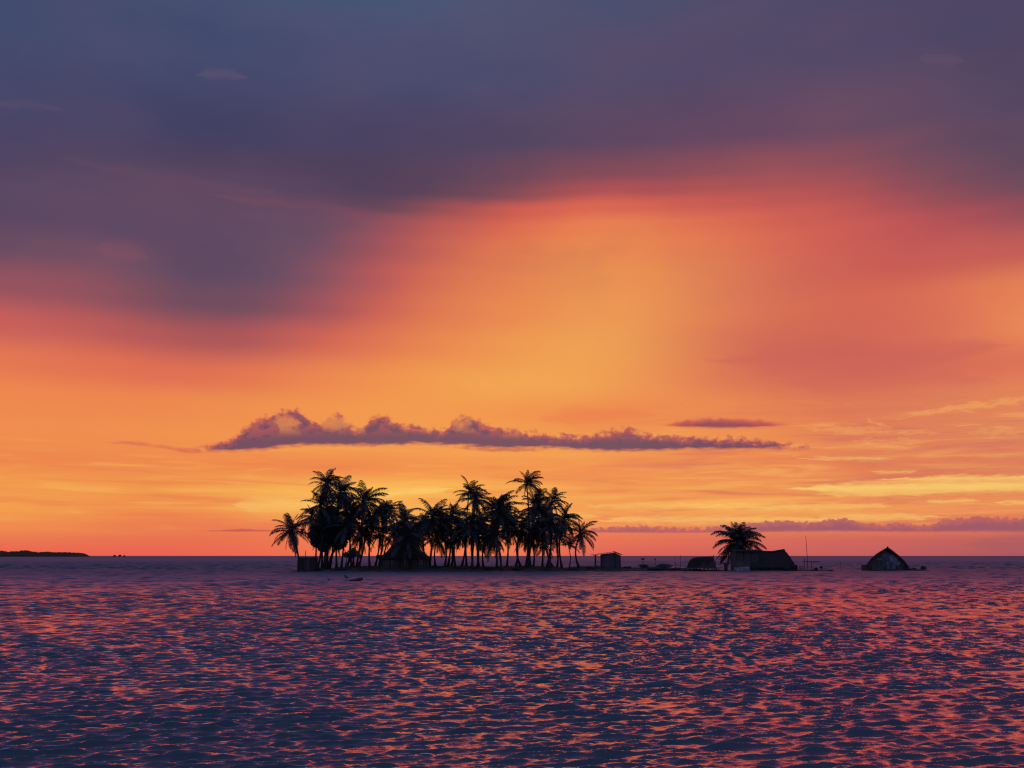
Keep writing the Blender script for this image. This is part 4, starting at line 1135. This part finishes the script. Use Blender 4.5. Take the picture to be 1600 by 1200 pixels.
def lone_hut():
    Y = 148.0; B = P(1390, 892, Y); B.z = .0; r = random.Random(50)
    root = thing('lone_hut', 'lone peaked hut with patched pale gable standing apart on the right', 'hut', B)
    def pt(px, y, YY): q = P(px, y, YY); return (q.x - B.x, q.y - B.y, q.z - B.z)
    left = [(1387,854.8),(1377.5,860.6),(1369,866),(1361,873.3),(1354.5,881.5)]
    rgt = [(1387,854.8),(1395.5,861.2),(1404.5,868.2),(1413,876.5),(1421.5,887.5)]
    quads = []
    for pl in (left, rgt):
        for a, b in zip(pl, pl[1:]):
            q = (pt(*a, Y - .8), pt(*a, Y + 4.2), pt(*b, Y + 4.2), pt(*b, Y - .8))
            quads.append(q)
    rf = roof_solid(quads, .30).build('roof', M['thatch'], root)
    ms = MB(); thatch_strands(ms, quads, r, 60, .45, .1); o = ms.build('thatch', M['thatch'], rf); o['kind'] = 'stuff'
    mb = MB(); mb.tube([pt(1387, 854.8, Y - .4), pt(1387, 855.1, Y + 4.3)], .12, 7); mb.build('ridge_roll', M['thatch'], rf)
    # gable wall
    L_ = [(1357.5,882),(1362.5,874.5),(1370,867.4),(1378.5,861.9),(1387,856.6),(1394.5,862.3),(1403.5,869.3),(1411.5,877),(1418.5,887),(1418.5,891.5),(1359,891.5)]
    mb = MB(); f = [pt(a, b, Y) for a, b in L_]; bk = [(x, y + .06, z) for x, y, z in f]
    mb.quad(f); mb.quad(list(reversed(bk))); 
    for i in range(len(f)): j = (i + 1) % len(f); mb.quad([f[i], bk[i], bk[j], f[j]])
    mb.build('gable_wall', M['cane'], root)
    mb = MB(); 
    for (pa, pb) in ((1361, 1361), (1416, 1416)):
        mb.box(((pt(pa, 886, Y)[0]), 2.0, .35), (.06, 4.0, .9))
    o = mb.build('side_wall', M['darkwood'], root)
    # patches of pale sheeting, each its own piece with depth
    def patch(poly, m, off, name='cloth_patch'):
        mb = MB(); f = [pt(a, b, Y - off) for a, b in poly]; bk = [(x, y + .03, z) for x, y, z in f]
        mb.quad(f); mb.quad(list(reversed(bk)))
        for i in range(len(f)): j = (i + 1) % len(f); mb.quad([f[i], bk[i], bk[j], f[j]])
        return mb.build(name, M[m], root)
    patch([(1376,866),(1384,861),(1390,864),(1392,871),(1386,876),(1380,872)], 'cloth', .05)
    patch([(1389,868),(1395,866),(1403,873),(1408,880),(1403,884),(1396,879),(1390,878)], 'white', .09)
    patch([(1393,879),(1400,881),(1399,890),(1394,889)], 'cloth', .06)
    patch([(1385,878),(1388,877),(1390,888),(1386,889)], 'cloth', .07)
    patch([(1369,872),(1379,872),(1379.5,875),(1369,875)], 'cloth', .06, 'window_shutter')
    patch([(1370,877),(1373,877),(1373,885),(1370,885)], 'plank', .06, 'board')
    patch([(1376,877),(1379,877),(1379,885),(1376,885)], 'plank', .06, 'board')
    patch([(1410,880),(1414,885),(1415.5,890),(1412,890)], 'cloth', .07)
    for k, p in enumerate((1362, 1383, 1401, 1413)):
        mb = MB(); a = pt(p, 893.5, Y - .12); mb.tube([(a[0], a[1], -.7), (a[0], a[1], .6)], .07, 6); mb.build('stilt', M['bark'], root)
    n = 30
    for i in range(n):
        a = pt(1354 + 74 * (i + .5) / n, 890.6, Y + .3)
        mb = MB(); mb.box((0, 0, 0), (74 / n * S - .01, 2.4, .16)); mb.build('deck_plank', M['darkwood'], root, loc=(a[0], .1 + .15 * math.sin(i), .06))
lone_hut()

# ------------------------------------------------------------------ driftwood and rocks
def log(x0, y0, x1, y1, Y0, Y1, ra, label, twig=False):
    a, b = P(x0, y0, Y0), P(x1, y1, Y1); root = thing('driftwood_log', label, 'driftwood', a, group=None)
    v = b - a; mb = MB(); r = random.Random(int(x0))
    pts = [v * t + Vector((0, 0, r.uniform(-.04, .04))) for t in (0, .25, .5, .75, 1)]
    mb.tube(pts, [ra * .5, ra * .8, ra, ra * 1.15, ra * .9], 8); mb.build('log', M['darkwood'], root, True)
    if twig:
        mb = MB(); mb.tube([v * .6, v * .6 + Vector((.2, 0, .35))], [ra * .4, ra * .15], 5); mb.build('branch', M['darkwood'], root)
log(541, 909.5, 565.5, 904.2, 86, 88, .13, 'longest floating log, tilted out of the water left of the island front')
log(537.5, 899, 544.5, 904.5, 99, 97, .11, 'short stub of driftwood just above the long floating log')
log(483, 911, 497, 910.5, 85, 85.5, .08, 'flat floating log nearest the picture left, barely above water')
log(510, 910, 514, 906, 88, 88.5, .09, 'small upright snag between the two floating logs')
log(468, 889, 475, 895, 142, 137, .17, 'driftwood stump at the waterline left of the plank shed')
log(1346, 891.8, 1356, 891.2, 146, 147, .10, 'bent driftwood at the left foot of the lone hut', True)
log(1418, 890, 1431, 888.5, 149, 150, .12, 'driftwood sticking out right of the lone hut', True)
log(1296, 892, 1303, 891.5, 146, 146.3, .07, 'thin floating stick right of the jetty')
log(572, 898, 584, 897.5, 133, 134, .14, 'low driftwood in the shallows under the slatted table')
def rock(px, y, Y, w, h, label, seed):
    r = random.Random(seed); c = P(px, y, Y); mb = MB(); n = 10
    rings = [(0, 1.0), (.45, .9), (.8, .55), (1.0, .12)]
    for (t, q) in rings:
        for k in range(n):
            a = k * 2 * math.pi / n; f = q * r.uniform(.8, 1.15)
            mb.v.append((math.cos(a) * w * f, math.sin(a) * w * .7 * f, -.15 + t * (h + .15) * r.uniform(.9, 1.05)))
    for i in range(3):
        for k in range(n): mb.f.append((i * n + k, i * n + (k + 1) % n, (i + 1) * n + (k + 1) % n, (i + 1) * n + k))
    mb.f.append(tuple(3 * n + k for k in range(n)))
    tag(mb.build('rock', M['stone'], loc=(c.x, c.y, 0)), label, 'rock')
rock(850, 894.5, 137.5, .5, .22, 'dark coral rock awash before the right-hand palms', 1)
rock(882, 894, 138, .9, .14, 'flat rock at the waterline right of the grove', 2)
rock(943, 893.5, 139, 1.1, .14, 'flat rock in the shallows before the outhouse', 3)

# ------------------------------------------------------------------ far land
def far_land():
    Yf = 2600.0; r = random.Random(3)
    prof = [(-420,858),(-300,862),(-150,859),(-60,861),(-20,860),(4,860.6),(10,862.2),(18,861.6),(28,861),(36,859.8),(44,860.2),(50,862),(62,862.8),(74,862),(80,862.6),(100,863),(115,863.2),(125,864),(131,865),(136,867),(142,869.2)]
    xs = np.linspace(-420, 143, 330); n = len(xs)
    top = np.interp(xs, [p[0] for p in prof], [p[1] for p in prof])
    rows = 16; mb = MB()
    for j in range(rows):
        v = j / (rows - 1)
        for i, x in enumerate(xs):
            H = max(P(x, top[i], Yf).z, 0.3)
            Yy = Yf - 120 + 500 * v
            z = H * math.sin(math.pi * min(v * 1.5 + .02, 1.0) * .5) if v < .66 else H * (1 - (v - .66) / .34)
            z *= 1 + (0.16 * (hash_noise(np.array(x * 1.1), np.array(j * 1.3), 4) - .5)) if H > 2 else 1
            bump = (hash_noise(np.array(x * .75), np.array(j * .7), 9) - .3) * 2.8 if H > 4 else 0
            mb.v.append((P(x, 869, Yf).x * Yy / Yf, Yy, float(z + bump) if 0 < j < rows - 1 else -2.0))
    for j in range(rows - 1):
        for i in range(n - 1): mb.f.append((j * n + i, j * n + i + 1, (j + 1) * n + i + 1, (j + 1) * n + i))
    tag(mb.build('hills', M['forest'], smooth=False), 'low dark wooded headland on the left horizon', kind='structure')
far_land()
def far_tree(px, ytop, w, label, Y=1500, yb=869.5):
    c = P(px, yb, Y); root = thing('distant_tree', label, 'tree', Vector((c.x, c.y, 0)), group='distant trees on the left horizon')
    h = P(px, ytop, Y).z; r = random.Random(int(px)); W_ = w * Y / 1600
    mb = MB(); mb.tube([(0, 0, -.5), (0, 0, h * .8)], .5, 5); mb.build('trunk', M['bark'], root)
    mb = MB(); leaf_cloud(mb, Vector((0, 0, h * .72)), (W_ / 2, W_ / 2, h * .3), 140, r, 1.6); o = mb.build('crown', M['broad'], root); o['kind'] = 'stuff'
far_tree(179, 867.4, 3.2, 'leftmost tiny tree on the horizon right of the headland')
far_tree(187, 867.2, 4.0, 'largest tiny tree on the horizon right of the headland')
far_tree(194, 867.8, 2.2, 'smallest and rightmost tiny tree right of the headland')
def far_shoal(px0, px1, ytop, label, Y=1100):
    """low islet seen edge-on between the trunks"""
    a, b = P(px0, 869, Y), P(px1, 869, Y); h = P(px0, ytop, Y).z; c = (a + b) / 2; w = (b.x - a.x) / 2
    mb = MB(); n = 14
    for (t, q) in ((-.3, 1.0), (.35, .95), (.75, .8), (1.0, .5)):
        for k in range(n):
            an = 2 * math.pi * k / n; mb.v.append((math.cos(an) * w * q, math.sin(an) * w * .5 * q, t * h))
    for i in range(3):
        for k in range(n): mb.f.append((i * n + k, i * n + (k + 1) % n, (i + 1) * n + (k + 1) % n, (i + 1) * n + k))
    mb.f.append(tuple(3 * n + k for k in range(n)))
    tag(mb.build('islet', M['forest'], loc=(c.x, c.y, 0)), label, 'islet')
far_shoal(587, 595, 866.6, 'tiny flat islet on the horizon seen left of the thatched hut')
